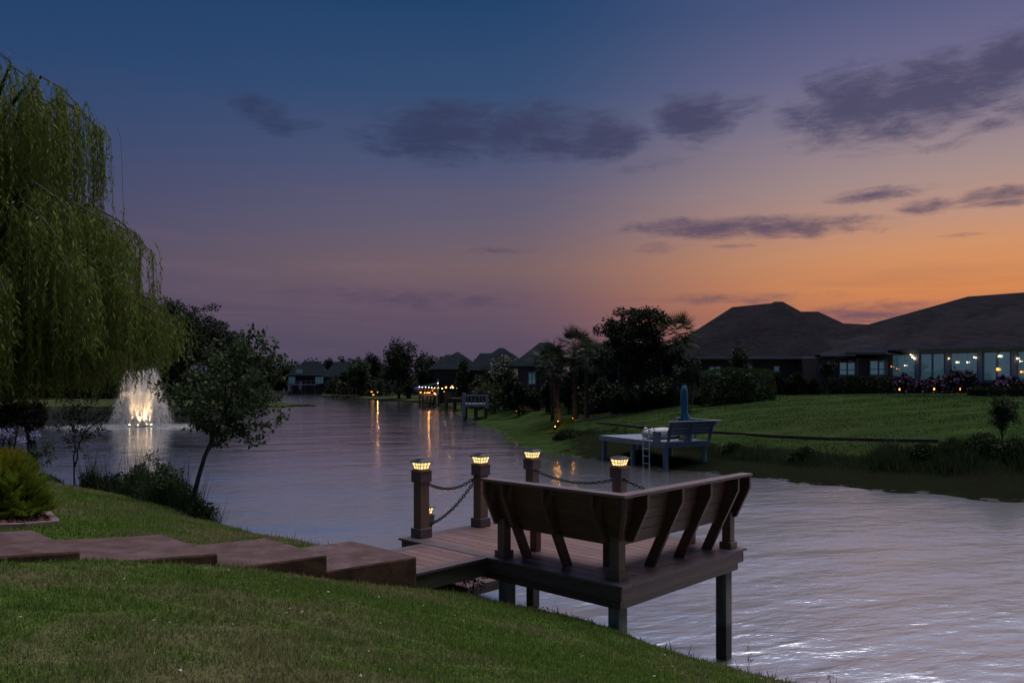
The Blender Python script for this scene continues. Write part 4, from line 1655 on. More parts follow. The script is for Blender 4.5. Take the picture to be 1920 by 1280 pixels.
# clump of shrubs and reeds round the leaning tree
SH = [(178, 903, .42, .42, 'low leafy shrub at the left end of the waterside clump', 'leaf_mid'), (225, 915, .55, .55, 'dark grassy shrub left of the reflected fountain light', 'leaf_dark'),
      (268, 922, .52, 1.02, 'tallest shrub of the waterside clump, with the fountain light behind it', 'leaf'), (300, 940, .55, .78, 'dark round shrub in the middle of the waterside clump', 'leaf_mid'),
      (322, 948, .42, .86, 'bright-leaved shrub just left of the leaning trunk', 'leaf'), (352, 955, .34, .48, 'small shrub round the foot of the leaning tree', 'leaf'),
      (378, 962, .22, .34, 'sprawling twigs at the right end of the waterside clump', 'leaf')]
for i, (px, py, r, h, lb, lf) in enumerate(SH):
    b = shore(px, 6.28 + (i % 3) * .12)
    b.z = min(b.z, .62)
    b.z = max(b.z, .3)
    rng = np.random.default_rng(80 + i)
    h = zpx((884, 872, 845, 880, 866, 905, 928)[i], b.y) - b.z
    r *= 1.15
    t = thing('waterside_shrub', lb, 'shrub', b, 0, 'shrubs and reeds clumped at the near water edge')
    K = 26
    C = crown_centers(rng, K, r * .8, r * .8, h * .46, h * .5, .35)
    V, Fc = cluster_leaves(rng, C, rng.uniform(.08, .17, K) * (.5 + r), 2300 if r > .3 else 900, .065, .036, .1, .9)
    n = 260
    a = rng.random(n) * 6.3
    D_ = np.stack([np.cos(a) * .35, np.sin(a) * .35, np.ones(n)], -1)
    V2, F2 = leaf_quads(rng, rng.normal(size=(n, 3)) * (r * .5, r * .5, 0), D_, rng.uniform(.3, .95, n) * h, .011)
    obj('foliage', npmesh('foliage', *join_np([(V, Fc), (V2, F2)]), M[lf]), None, t)
    st = MB()
    for c in C[:9]:
        st.tube(curve_pts((0, 0, 0), c * 1.0, (0, 0, -.05), 3), [.012, .009, .006, .003], 5, False)
    obj('stem', st, M['bark'], t)
# reeds
rng = np.random.default_rng(90)
n = 5200
tq = rng.uniform(10.5, 20, n)
sq = 6.32 + rng.normal(0, .10, n)
x, y = A[0] * sq + B[0] * tq, A[1] * sq + B[1] * tq
pxq = CX + F * x / y
kp = (rng.random(n) < np.clip(.5 + .5 * np.sin(tq * 1.7), .12, 1)) & (pxq > 158) & (pxq < 372)
x, y = x[kp], y[kp]
n = len(x)
a = rng.random(n) * 6.3
D_ = np.stack([np.cos(a) * .22, np.sin(a) * .22, np.ones(n)], -1)
V, Fc = leaf_quads(rng, np.stack([x, y, ground(x, y) - .02], -1), D_, rng.gamma(7, .10, n), .011)
tag(obj('reeds', npmesh('reeds', V, Fc, M['reed']), None), 'thin dark reeds between the waterside shrubs', 'reeds', kind='stuff')

# weeds and rocks under the walkway
for i, (px, py, lb) in enumerate(((888, 1100, 'dark leafy weed under the walkway, against bright water'), (868, 1108, 'dark weed under the walkway beside the step'),
                                  (1018, 1150, 'small leafy weed at the foot of the second piling'))):
    b = shore(px, 6.22)
    hh = (.42, .38, .20)[i]
    stemmy('weed', lb, 'plant', b, [[(0, 0, 0), (.05 * j - .1, .03 * j, hh * .6), (.09 * j - .18, .05 * j, hh)] for j in range(4)], (260, 300, 90)[i], .05, .02, 'leaf_dark', 100 + i, .005, rad=.05)
for i, (px, py, r) in enumerate(((935, 1118, .10), (952, 1130, .12), (970, 1136, .09), (915, 1108, .08), (985, 1143, .07))):
    b = shore(px, 6.16 + .03 * (i % 3))
    rb = MB()
    rg = random.Random(i)
    rb.ball((0, 0, 0), r, 8, 5, .6)
    rb.v = [(x * rg.uniform(.75, 1.2), y * rg.uniform(.75, 1.2), z * rg.uniform(.7, 1.2)) for x, y, z in rb.v]
    o = obj('stone', rb, M['rock'])
    o.location = (b.x, b.y, gz(b.x, b.y))
    tag(o, ('pale stone on the bank under the dock, left of the piling', 'largest pale stone beside the left piling foot', 'pale stone just right of the left piling foot',
            'small stone at the dark end under the walkway', 'small stone between the two inner pilings')[i], 'stone', 'stones on the bank under the dock')
# two lone weed stalks standing against the water, lower right
for i, (px, y0, y1, lb) in enumerate(((1406, 1262, 1213, 'single thin grass stalk beside the right piling'), (1560, 1300, 1268, 'thin bent stalk at the bottom edge of the photo'))):
    b = shore(px, 6.25)
    D = b.y
    stemmy('grass_stalk', lb, 'plant', b, [[(0, 0, -.05), rel(b, px - 2, (y0 + y1) / 2, D), rel(b, px - 4, y1, D)]], 26, .03, .007, 'reed', 110 + i, .003, rad=.012)


# ------------------------------------------------------------------ fountain
def fountain():
    rng = np.random.default_rng(12)
    D0 = 54.7
    c = Vector(((265 - CX) / F * D0, D0, 0))
    t = thing('fountain', 'floating fountain throwing warm-lit water jets above the pond, left of the leaning tree', 'fountain', c)
    fl = MB().lathe([(.30, -.06), (.42, -.02), (.42, .06), (.30, .10), (.10, .12), (.10, .20)], 20)
    obj('float', fl, M['black_iron'], t, True)
    M['spray'] = m = bpy.data.materials.new('spray_water')
    m.use_nodes = True
    nt = NT(m.node_tree)
    bs = m.node_tree.nodes['Principled BSDF']
    bs.inputs['Base Color'].default_value = (.9, .9, .9, 1)
    bs.inputs['Roughness'].default_value = .3
    tr = nt.n('ShaderNodeBsdfTranslucent')
    tr.inputs['Color'].default_value = (.9, .9, .9, 1)
    mx = nt.n('ShaderNodeMixShader')
    mx.inputs[0].default_value = .65
    nt.link(bs.outputs[0], mx.inputs[1])
    nt.link(tr.outputs[0], mx.inputs[2])
    nt.link(mx.outputs[0], m.node_tree.nodes['Material Output'].inputs['Surface'])
    g = 9.81

    def jet(hpk, rland, az_, nd, spread, dd):
        vz = math.sqrt(2 * g * hpk)
        T = 2 * vz / g
        vr = rland / T
        tt = rng.random(nd) ** 1.15 * T
        vzz = vz * (1 + rng.normal(size=nd) * spread * .35)
        a = az_ + rng.normal(size=nd) * spread * 1.2
        vrr = vr * (1 + rng.normal(size=nd) * spread * 1.6)
        z = .12 + vzz * tt - .5 * g * tt * tt
        r = .10 + vrr * tt * (1 - .06 * tt)
        P = np.stack([np.cos(a) * r, np.sin(a) * r, z], -1)
        P += rng.normal(size=P.shape) * (.012 + .05 * (tt / T)[:, None] ** 1.5)
        vel = np.stack([np.cos(a) * vrr, np.sin(a) * vrr, vzz - g * tt], -1)
        ok = P[:, 2] > .02
        P, vel, tt = P[ok], vel[ok], tt[ok]
        L = np.maximum(.03, dd * np.linalg.norm(vel, axis=1) / 6)
        wd = np.interp(tt / T, [0, .3, 1], [.014, .011, .010])
        return leaf_quads(rng, P - unit(vel) * L[:, None] / 2, vel, L, wd * rng.uniform(.6, 1.4, len(P)))

    for i in range(8):
        obj('jet', npmesh('jet', *jet(3.75, 1.55, i * math.pi / 4 + .2, 3200, .045, .16), m), None, t)
    for i in range(10):
        obj('jet', npmesh('jet', *jet(2.2, 1.9, i * math.pi / 5 + .1, 2600, .05, .16), m), None, t)
    for i in range(5):
        obj('jet', npmesh('jet', *jet(2.6, .7, i * 2 * math.pi / 5, 3500, .08, .16), m), None, t)
    mv = bpy.data.materials.new('spray_mist')
    mv.use_nodes = True
    vt = NT(mv.node_tree)
    mv.node_tree.nodes.remove(mv.node_tree.nodes['Principled BSDF'])
    pv = vt.n('ShaderNodeVolumePrincipled')
    pv.inputs['Color'].default_value = (1, 1, 1, 1)
    pv.inputs['Density'].default_value = .26
    vt.link(pv.outputs[0], mv.node_tree.nodes['Material Output'].inputs['Volume'])
    obj('spray_haze', MB().lathe([(.12, .2), (.35, .8), (.7, 1.6), (1.05, 2.5), (1.25, 3.1), (1.1, 3.6), (.4, 3.9)], 20), mv, t, True, kind='stuff')
    obj('spray_haze', MB().lathe([(.06, .21), (.16, .8), (.34, 1.5), (.5, 2.2), (.3, 2.8)], 16), mv, t, True, kind='stuff')
    # loose mist of droplets drifting to the right
    n = 14000
    P = np.stack([rng.normal(.35, .85, n), rng.normal(0, .8, n), np.abs(rng.normal(.9, 1.1, n))], -1)
    P = P[np.hypot(P[:, 0], P[:, 1]) < 3.4]
    V, Fc = leaf_quads(rng, P, rng.normal(size=P.shape) + (0, 0, -1), .022, .007)
    obj('mist', npmesh('mist', V, Fc, m), None, t, kind='stuff')
    # splash ring where the drops land: low white water
    n = 9000
    a = rng.random(n) * 6.283
    r = rng.normal(3.0, 1.1, n).clip(.5, 6.5)
    P = np.stack([np.cos(a) * r * 1.25, np.sin(a) * r * .8, rng.exponential(.035, n)], -1)
    V, Fc = leaf_quads(rng, P, rng.normal(size=P.shape), .05, .018)
    obj('splash', npmesh('splash', V, Fc, m), None, t, kind='stuff')
    for i, (dx, dy) in enumerate(((-.72, -.2), (.72, -.1), (0, -.50), (.1, .6))):
        o = obj('floodlight', MB().lathe([(.05, .02), (.085, .05), (.085, .12), (.07, .125)], 12, (dx, dy)), M['black_iron'], t)
        obj('lens', MB().ball((dx, dy, .15), .05 if i < 2 else .04), M['bulb_white'], o)
        ld = bpy.data.lights.new('flood', 'SPOT')
        ld.energy = 420
        ld.spot_size = R(80)
        ld.spot_blend = .8
        ld.color = (1, .68, .38)
        ld.shadow_soft_size = .08
        lo = bpy.data.objects.new('flood', ld)
        COL.objects.link(lo)
        lo.parent = t
        lo.location = (dx * .7, dy * .7, .22)
        lo.rotation_euler = (R(180) + dy * .5, -dx * .35, 0)


fountain()

# ------------------------------------------------------------------ houses
def hip(mb, x0, x1, y0, y1, ze, rx0, rx1, ry, zr, zr2=None):
    """hip roof on a rectangle of eaves with a ridge from rx0 to rx1"""
    v = [(x0, y0, ze), (x1, y0, ze), (x1, y1, ze), (x0, y1, ze), (rx0, ry, zr), (rx1, ry, zr2 or zr)]
    mb.add(v, [(0, 1, 5, 4), (1, 2, 5), (2, 3, 4, 5), (3, 0, 4), (3, 2, 1, 0)])
    return mb


def window(parent, p0, p1, z0, z1, nrm, n=2, trim='greytrim', inside='glowblind', sill=True, mull=True, fw=.07):
    """framed window standing in a wall between two ground points; glass in front of a blind"""
    p0, p1, nrm = Vector((*p0, 0)), Vector((*p1, 0)), Vector((*nrm, 0)).normalized()
    d = (p1 - p0).normalized()
    L = (p1 - p0).length
    o = nrm * .05

    def P(s_, z, k=0.0):
        q = p0 + d * s_ + nrm * k
        return Vector((q.x, q.y, z))
    mb = MB()
    mb.bar(P(0, z0 + fw / 2, .05), P(L, z0 + fw / 2, .05), .07, fw)
    mb.bar(P(0, z1 - fw / 2, .05), P(L, z1 - fw / 2, .05), .07, fw)
    for i in range(n + 1):
        s_ = fw / 2 + (L - fw) * i / n
        mb.bar(P(s_, z0 + fw, .05), P(s_, z1 - fw, .05), fw, .07, up=tuple(nrm))
    fr = obj('window', mb, M[trim], parent)
    if mull:
        zm = z0 + (z1 - z0) * .42
        m2 = MB()
        for i in range(n):
            a, b = fw + (L - fw) * i / n + .001, (L - fw) * (i + 1) / n - .001
            m2.bar(P(a, zm, .045), P(b, zm, .045), .04, .045)
        obj('glazing_bar', m2, M[trim], fr)
    if sill:
        obj('sill', MB().bar(P(-.06, z0 - .04, .08), P(L + .06, z0 - .04, .08), .16, .07), M[trim], fr)
    for i in range(n):
        a, b = fw + (L - fw) * i / n + .002, (L - fw) * (i + 1) / n - .002
        q = [P(a, z0 + fw, .03), P(b, z0 + fw, .03), P(b, z1 - fw, .03), P(a, z1 - fw, .03)]
        obj('pane', MB().add(q, [(0, 1, 2, 3)]), M['glass'], fr)
    q = [P(fw, z0 + fw, .012), P(L - fw, z0 + fw, .012), P(L - fw, z1 - fw, .012), P(fw, z1 - fw, .012)]
    obj('blind', MB().add(q, [(0, 1, 2, 3)]), M[inside], fr)
    return fr


# brick house, right of centre
G = 2.34
hb = thing('brick_house', 'low brick house with a broad dark hipped roof behind the clipped hedge', 'house', (15.5, 56, G))
ox, oy = 15.5, 56


def hl(px, D):
    return (px - CX) / F * D - ox


obj('wall', MB().box(11.6 - ox, 20.0 - ox, 50.3 - oy, 61.6 - oy, -.3, 4.66 - G - .16), M['brick'], hb)
r = MB()
hip(r, 10.6 - ox, 20.6 - ox, 49.6 - oy, 62.6 - oy, 4.66 - G, hl(1373, 56), hl(1461, 56), 0, zpx(575.5, 56) - G, zpx(567, 56) - G)
obj('roof', r, M['roof'], hb)
r = hip(MB(), 13.4 - ox, 25 - ox, 54 - oy, 70 - oy, 4.9 - G, hl(1452, 62), hl(1468, 62), 62 - oy, zpx(565.5, 62) - G)
obj('roof', r, M['roof'], hb)
r = hip(MB(), 17 - ox, 27 - ox, 53.5 - oy, 66.5 - oy, 4.85 - G, hl(1480, 60), hl(1534, 60), 60 - oy, zpx(584, 60) - G)
obj('roof', r, M['roof'], hb)
r = hip(MB(), 17 - ox, 31 - ox, 51.2 - oy, 68 - oy, 4.70 - G, hl(1500, 60), hl(1690, 60), 60 - oy, zpx(602, 60) - G, zpx(611, 60) - G)
obj('roof', r, M['roof'], hb)
obj('gutter', MB().box(10.55 - ox, 20.7 - ox, 49.42 - oy, 49.58 - oy, 4.54 - G, 4.66 - G), M['greytrim'], hb)
obj('soffit', MB().box(10.7 - ox, 20.5 - ox, 49.6 - oy, 50.29 - oy, 4.50 - G, 4.53 - G), M['greytrim'], hb)
vx = hl(1434, 52)
obj('roof_vent', MB().lathe([(.05, 3.6), (.05, 4.0), (.08, 4.02), (.08, 4.1)], 8, (vx, -3.0)), M['white'], hb)
# projecting wing with the pair of windows
obj('wall', MB().box(hl(1508, 49), hl(1668, 49), 48.9 - oy, 51.2 - oy, -.3, 4.70 - G - .16), M['brick'], hb)
r = hip(MB(), hl(1545, 48.2), hl(1690, 48.2), 48.1 - oy, 62 - oy, 4.76 - G, hl(1640, 58), hl(1700, 58), 58 - oy, zpx(618, 58) - G)
obj('roof', r, M['roof'], hb)
obj('gutter', MB().box(hl(1538, 48.1), hl(1602, 48.1), 47.95 - oy, 48.09 - oy, 4.64 - G, 4.76 - G), M['greytrim'], hb)
obj('gutter', MB().box(hl(1583, 47.9), hl(1662, 47.9), 47.75 - oy, 47.92 - oy, 4.86 - G, 4.98 - G), M['greytrim'], hb)
obj('fascia', MB().box(hl(1583, 47.9), hl(1664, 47.9), 47.93 - oy, 48.05 - oy, 4.77 - G, 4.96 - G), M['greytrim'], hb)
for px in (1607, 1660):
    obj('downpipe', MB().bar((hl(px, 48.8), 48.78 - oy, 0), (hl(px, 48.8), 48.78 - oy, 2.2), .09, .09), M['greytrim'], hb)
for (a, b_, z0, z1) in ((1572, 1604, 704, 678), (1629, 1664, 704, 675)):
    window(hb, (hl(a, 48.9), 48.895 - oy), (hl(b_, 48.9), 48.895 - oy), zpx(z0, 49) - G, zpx(z1, 49) - G, (0, -1))
window(hb, (hl(1449, 50.3), 50.295 - oy), (hl(1462, 50.3), 50.295 - oy), zpx(698, 50.3) - G, zpx(685, 50.3) - G, (0, -1), n=1, mull=False)
window(hb, (hl(1328, 50.3), 50.295 - oy), (hl(1352, 50.3), 50.295 - oy), zpx(704, 50.3) - G, zpx(686, 50.3) - G, (0, -1), n=2)
window(hb, (hl(1400, 50.3), 50.295 - oy), (hl(1411, 50.3), 50.295 - oy), zpx(704, 50.3) - G, zpx(684, 50.3) - G, (0, -1), n=1)
obj('porch_light', MB().lathe([(.06, 1.95), (.10, 2.12)], 8, (hl(1654, 48.7), 48.7 - oy)), M['white'], hb)
obj('porch_light', MB().lathe([(.06, 1.9), (.10, 2.07)], 8, (hl(1594, 48.7), 48.7 - oy)), M['white'], hb)

# sunroom house: facade runs away to the left; local x along the facade to the right, local y into the house
dv = Vector((.65, -.76)).normalized()
th = math.atan2(dv.y, dv.x)
O2 = Vector((22.9, 50.0))
hs = thing('sunroom_house', 'house at far right with a dark hipped roof and a long glazed sunroom', 'house', (O2.x, O2.y, G), th)


def e_of(px):
    k = (px - CX) / F
    # O2 + dv*e : x = k*y
    return (k * O2.y - O2.x) / (dv.x - k * dv.y)


def D_of(e):
    return O2.y + dv.y * e


zw0, zw1, zev = 3.12 - G, 4.84 - G, 5.15 - G
obj('roof', hip(MB(), -.7, 24, -.6, 15, zev, 5.3, 18, 7.0, zpx(572, 50) - G), M['roof'], hs)
obj('roof', hip(MB(), -9.5, 26, 2.2, 20, 5.12 - G, 1.4, 18, 10.8, zpx(556, 56) - G), M['roof'], hs)
obj('gutter', MB().box(-.8, 24.1, -.76, -.62, zev - .12, zev), M['greytrim'], hs)
obj('header', MB().box(0, 24, 0, .14, zw1 + .002, zev - .02), M['white'], hs)
obj('base_wall', MB().box(0, 24, .01, .13, -.3, zw0 - .09), M['brick'], hs)
obj('sill_band', MB().box(0, 24, -.03, .14, zw0 - .088, zw0 - .002), M['greytrim'], hs)
obj('wall', MB().box(.01, 23.9, 3.2, 12, -.3, zev - .05), M['blind'], hs)
obj('side_wall', MB().box(.0, .12, .15, 3.19, -.3, zev - .03), M['greytrim'], hs)
obj('floor', MB().box(.13, 23.9, .15, 3.18, -.2, -.02), M['darkroom'], hs)
panes = [(1671, 1718, 1), (1724, 1773, 2), (1781, 1835, 1), (1842, 1897, 2), (1906, 1962, 1), (1970, 2030, 2)]
for i, (a, b_, n) in enumerate(panes):
    e0, e1 = e_of(a), e_of(b_)
    fr = window(hs, (e0, .06), (e1, .06), zw0, zw1, (0, -1), n=n, mull=False, sill=False, fw=.09)
# posts between the glazing
es = [(-.0, e_of(1671))] + [(e_of(panes[i][1]), e_of(panes[i + 1][0])) for i in range(5)]
for i, (a, b_) in enumerate(es):
    obj('corner_post', MB().box(a + .002, b_ - .002, -.05, .13, zw0, zw1), M['white'], hs)
obj('downpipe', MB().bar((.08, -.1, -.1), (.08, -.1, zev - .14), .1, .1), M['greytrim'], hs)
# warm bulbs hung outside the glass, before the blinds
blds = [(1709, 665, 'bulb', .035), (1712, 669, 'bulb', .045), (1716, 672, 'bulb', .05), (1698, 685, 'bulb', .03), (1683, 691, 'bulb_orange', .02), (1673, 687, 'bulb_orange', .022), (1780.5, 672, 'bulb', .03),
        (1795.5, 679, 'bulb', .045), (1815, 679, 'bulb', .035), (1828, 669.5, 'bulb', .035), (1831, 671, 'bulb', .025), (1876, 667.5, 'bulb', .05), (1872, 692, 'bulb_orange', .06), (1873.5, 693, 'bulb_orange', .04),
        (1909, 672, 'bulb', .04), (1914, 677, 'bulb', .03), (1916, 697, 'bulb_orange', .04), (1874, 668, 'bulb', .035)]
for (px, py, m, r_) in blds:
    e = e_of(px)
    z = zpx(py, D_of(e)) - G
    # just outside the panes, each on a cord from the header
    obj('hanging_bulb', MB().ball((e, -.12, z), r_ * 1.25, 8, 6), M[m], hs)
    obj('bulb_cord', MB().bar((e, -.12, z + r_), (e, -.12, zw1 + .12), .008, .008), M['black_iron'], hs)
q = MB().box(e_of(1751), e_of(1769), -.0, .012, zpx(690, 48) - G, zpx(669, 48) - G)

# flowering shrubs in front of the sunroom, with little path lights
az_sh = [(1690, .95, .95), (1712, .85, 1.15), (1738, .9, .85), (1760, .8, .85), (1782, .85, 1.0), (1806, 1.0, 1.35), (1828, .9, 1.25), (1895, .8, .95), (1915, .9, .9)]
nm = ['leftmost', 'second', 'third', 'fourth', 'fifth', 'tallest', 'seventh', 'eighth', 'rightmost']
for i, (px, r_, h) in enumerate(az_sh):
    e = e_of(px)
    p = O2 + dv * e + Vector((dv.y, -dv.x)) * (1.15)
    p = Vector((p.x, p.y, gz(p.x, p.y)))
    bush('flowering_shrub', '%s pink-flowering shrub in the row below the sunroom windows, counted from the left' % nm[i], 'shrub', p, r_ * .72, r_ * .6, h, 1300, .14, .09, 'leaf_dark', 200 + i,
         'flowering shrubs below the sunroom', bloom='pinkbloom', nb=230)


def path_light(p, label, r_=.05, h=.28, m='bulb_amber', group='small amber path lights'):
    t = thing('path_light', label, 'lamp', p, 0, group)
    obj('stake', MB().lathe([(.012, -.05), (.012, h - .06)], 6), M['black_iron'], t)
    obj('lens', MB().lathe([(r_ * .7, h - .06), (r_, h - .04), (r_, h + .04), (r_ * .5, h + .06)], 8), M[m], t)
    obj('cap', MB().lathe([(r_ * 1.3, h + .061), (r_ * 1.1, h + .08), (.01, h + .11)], 8), M['black_iron'], t)
    return t


for i, (px, lb) in enumerate(((1661, 'amber path light left of the sunroom corner'), (1666, 'amber path light right at the sunroom corner'), (1714, 'amber path light under the second flowering shrub'),
                              (1778, 'amber path light under the middle of the flowering row'), (1826, 'faint amber path light under the tallest flowering shrub'))):
    e = e_of(px)
    p = O2 + dv * e + Vector((dv.y, -dv.x)) * 2.0
    path_light((p.x, p.y, gz(p.x, p.y)), lb, .042 if i < 4 else .02, .24)

# hedges and shrubs of the right-hand garden: px, base py, depth, half width px, height px
def hedge(px, D, hw, ypx, label, leaf='leaf_dark', ry=None, seed=1, box=False, n=5200, L=.11, group=None, name='hedge', yb=None):
    b = at(px, D)
    if yb:
        b = pick(px, yb)
        if b.y > 46.5:
            b = at(px, 46.5)
        if ry:
            ry *= b.y / D
        D = b.y
    h = zpx(ypx, D) - b.z
    rx = hw / F * D
    return bush(name, label, 'hedge' if name == 'hedge' else 'shrub', b, rx, ry or min(rx, h * 1.1), h, n, L, L * .55, leaf, seed, group, box=box)


hedge(1382, 44.0, 60, 692, 'large clipped rectangular hedge with a pale green top, left of the brick wall', 'leaf_mid', 1.4, 301, True, 9000, .12)
hedge(1455, 47.5, 17, 699, 'dark rounded shrub against the brick wall, right of the large hedge', seed=302, group='dark shrubs against the brick house', name='clipped_shrub')
hedge(1494, 47.3, 22, 698, 'broader dark shrub against the brick wall, below the low roof end', seed=303, group='dark shrubs against the brick house', name='clipped_shrub')
hedge(1525, 47.0, 14, 710, 'low dark shrub just left of the little standard tree', seed=304, n=2500, group='dark shrubs against the brick house', name='clipped_shrub')
hedge(1612, 46.6, 54, 707, 'long dark box hedge under the paired windows', 'leaf_dark', .9, 305, True, 7000)
hedge(1888, 40.0, 56, 727, 'low dark clipped hedge at the right edge, in front of the pink flowers', 'leaf_dark', 1.2, 306, True, 6000)
hedge(1350, 38.0, 22, 722, 'front rounded clipped mound of the pair below the large hedge', 'leaf_mid', 1.0, 307, n=3500, group='rounded clipped mounds', name='clipped_shrub', yb=752)
hedge(1362, 41.0, 20, 721, 'rear rounded mound, just behind and right of the front one', 'leaf_mid', 1.0, 308, n=3000, group='rounded clipped mounds', name='clipped_shrub', yb=742)
hedge(1320, 37.5, 30, 730, 'wide low mound left of the paired rounded mounds', 'leaf_mid', 1.0, 309, n=4000, group='rounded clipped mounds', name='clipped_shrub', yb=754)
hedge(1290, 36.5, 16, 733, 'low mound directly behind the furled blue umbrella', 'leaf_mid', .7, 310, n=2200, name='clipped_shrub', yb=754)
hedge(1262, 38.5, 16, 722, 'loose grassy shrub at the foot of the right palm', 'leaf_mid', .7, 311, n=2500, name='garden_shrub', yb=748)
hedge(1240, 37, 9, 738, 'small round shrub second from the left in the low row', 'leaf_dark', .35, 312, n=1200, name='garden_shrub', yb=752)
hedge(1225, 37, 8, 743, 'smallest round shrub at the left end of the low row', 'leaf_dark', .3, 313, n=1000, name='garden_shrub', yb=753)
hedge(1212, 41, 10, 728, 'dark shrub between the oak trunk and the low row', 'leaf_dark', .4, 314, n=1200, name='garden_shrub', yb=744)
hedge(1160, 42, 12, 735, 'dark shrub left of the oak trunk', 'leaf_dark', .4, 315, n=1300, name='garden_shrub', yb=745)
hedge(1182, 41, 11, 736, 'dark shrub at the foot of the oak trunk', 'leaf_dark', .4, 316, n=1300, name='garden_shrub', yb=746)

b = at(1386, 46.5)
tree('conifer', 'narrow dark pointed conifer standing against the brick house roof', 'tree', b, zpx(624, 46.5) - b.z, .95, .05, 3600, 60, .30, .16, .05, 'leaf_dark', 320, shell=.3, taper_top=True)
b = at(1550, 46.0)
tree('standard_tree', 'little standard tree with a round head on a bare stem before the brick house', 'tree', b, zpx(672, 46.0) - b.z, .55, .48, 1500, 22, .34, .12, .06, 'leaf_dark', 321, trunk=.022)
b = at(1880, 25.6)
tree('dwarf_cypress', 'small dark irregular cypress-like tree on the bank at the right edge', 'tree', b, zpx(735, 25.6) - b.z, .46, .25, 4200, 46, .26, .10, .028, 'leaf_mid', 322, trunk=.016, shell=.3, lean=(.03, 0))
b = at(1290, 41)
tree('crape_tree', 'multi-stemmed small tree with pale bare stems behind the umbrella', 'tree', b, zpx(668, 41) - b.z, .95, .5, 2600, 30, .3, .14, .07, 'leaf_dark', 323, trunk=.012, stems=4, bark='palebark')

# the oak and the palms
OD = 46.5
b = at(1186, OD)
tree('oak_tree', 'large dark spreading oak silhouetted against the orange sky, centre right', 'tree', b, zpx(546, OD) - b.z, 3.25 * OD / 43, .18, 17000, 92, .17, .17, .10, 'leaf_dark', 330, ry=2.6 * OD / 43, trunk=.022, shell=.42, stems=2, limbs=26, flat=.7)


def palm(label, px, D, ytop, seed, nf=34, fan=.85, tr=.14, lean=0.0, group='sabal palms'):
    rng = np.random.default_rng(seed)
    b = at(px, D)
    h = zpx(ytop, D) - b.z - fan * .75
    t = thing('palm_tree', label, 'palm', b, 0, group)
    mb = MB()
    k = 9
    mb.tube([(lean * h * (i / k) ** 1.4, 0, h * i / k - .1) for i in range(k + 1)], [tr * (1.25 - .03 * i) * (1 + .10 * (i % 2)) for i in range(k + 1)], 9)
    obj('trunk', mb, M['bark'], t, True)
    parts = []
    boot = MB()
    for i in range(26):
        a = i * 2.4
        z = h * (.15 + .8 * i / 26)
        x = lean * h * (z / h) ** 1.4
        p = Vector((x + math.cos(a) * tr, math.sin(a) * tr, z))
        boot.bar(p, p + Vector((math.cos(a) * .10, math.sin(a) * .10, .14)), .07, .03)
    obj('leaf_base', boot, M['bark'], t, kind='stuff')
    top = Vector((lean * h, 0, h))
    for i in range(nf):
        a = i * 2.39996 + rng.normal() * .15
        elv = R(80 - 125 * (i / nf) ** .8 + rng.normal() * 6)
        d = Vector((math.cos(a) * math.cos(elv), math.sin(a) * math.cos(elv), math.sin(elv)))
        pl = fan * rng.uniform(.6, .85)
        hub = top + d * pl + Vector((0, 0, -.08 * pl))
        side = d.cross(Vector((0, 0, 1))).normalized()
        up = side.cross(d)
        m = 16
        ang = np.linspace(-1.25, 1.25, m)
        D_ = np.array([tuple(d * math.cos(x) + side * math.sin(x) + Vector((0, 0, -.16 - .25 * abs(x)))) for x in ang])
        P = np.tile(np.array(tuple(hub)), (m, 1))
        Ln = fan * rng.uniform(.62, .80) * (1 - .18 * np.abs(ang))
        V, Fc = leaf_quads(rng, P, D_, Ln, .052, np.tile(np.array(tuple(up)), (m, 1)) + rng.normal(size=(m, 3)) * .3)
        parts.append((V, Fc))
        pv, pf = leaf_quads(rng, np.array([tuple(top)]), np.array([tuple(hub - top)]), (hub - top).length * 1.05, .03)
        parts.append((pv, pf))
    obj('crown', npmesh('crown', *join_np(parts), M['leaf_mid'] if seed % 2 else M['leaf_dark']), None, t)
    return t


palm('tallest-looking palm rising right of the oak against the sky', 1266, 46, 600, 341, 44, 1.15, .12, .02, 'sabal palms')
palm('palm at the centre of the group left of the oak, spiky crown above the others', 1078, 47, 625, 342, 44, 1.15, .12)
palm('palm at the right of the group, beside the oak', 1100, 45.5, 642, 343, 40, 1.05, .115)
palm('leaning palm with an orange-lit trunk at the left of the group', 1050, 46, 652, 344, 38, .95, .10, -.16)
palm('lower palm crown at the far left of the group', 1036, 49, 664, 345, 34, .9, .10)


def glow(name, p, energy, color, r_=.06):
    ld = bpy.data.lights.new(name, 'POINT')
    ld.energy = energy
    ld.color = color
    ld.shadow_soft_size = r_
    o = bpy.data.objects.new(name, ld)
    COL.objects.link(o)
    o.location = p
    return o


def flood(px, D, label, energy, color=(1, .45, .10), h=.18, r_=.06, m='bulb_amber'):
    b = at(px, D)
    r_ *= .6
    t = thing('garden_floodlight', label, 'lamp', b, 0, 'amber garden floodlights')
    obj('housing', MB().lathe([(.05, -.02), (.09, .02), (.10, h - .04)], 10), M['black_iron'], t)
    obj('lens', MB().ball((0, 0, h), r_, 10, 6), M[m], t)
    lo = glow('flood_glow', (0, -.05, h + .14), energy, color)
    lo.parent = t
    return t


flood(1041, 44.6, 'bright amber floodlight in the shrubs at the foot of the palms', 6)
flood(1046, 45.4, 'small amber floodlight lighting the leaning palm trunk', 9, h=.3, r_=.04)
flood(1074, 46.2, 'faint amber floodlight behind the middle palm trunk', 2.5, h=.1, r_=.03)
flood(918, 79, 'amber floodlight under the small lit palm', 60, h=.25, r_=.10)
flood(944, 81, 'amber floodlight under the white-flowering tree', 40, (1, .62, .22), .25, .07)
flood(968, 62, 'amber floodlight by the white-framed house corner', 6, (1, .5, .15), .2, .05)

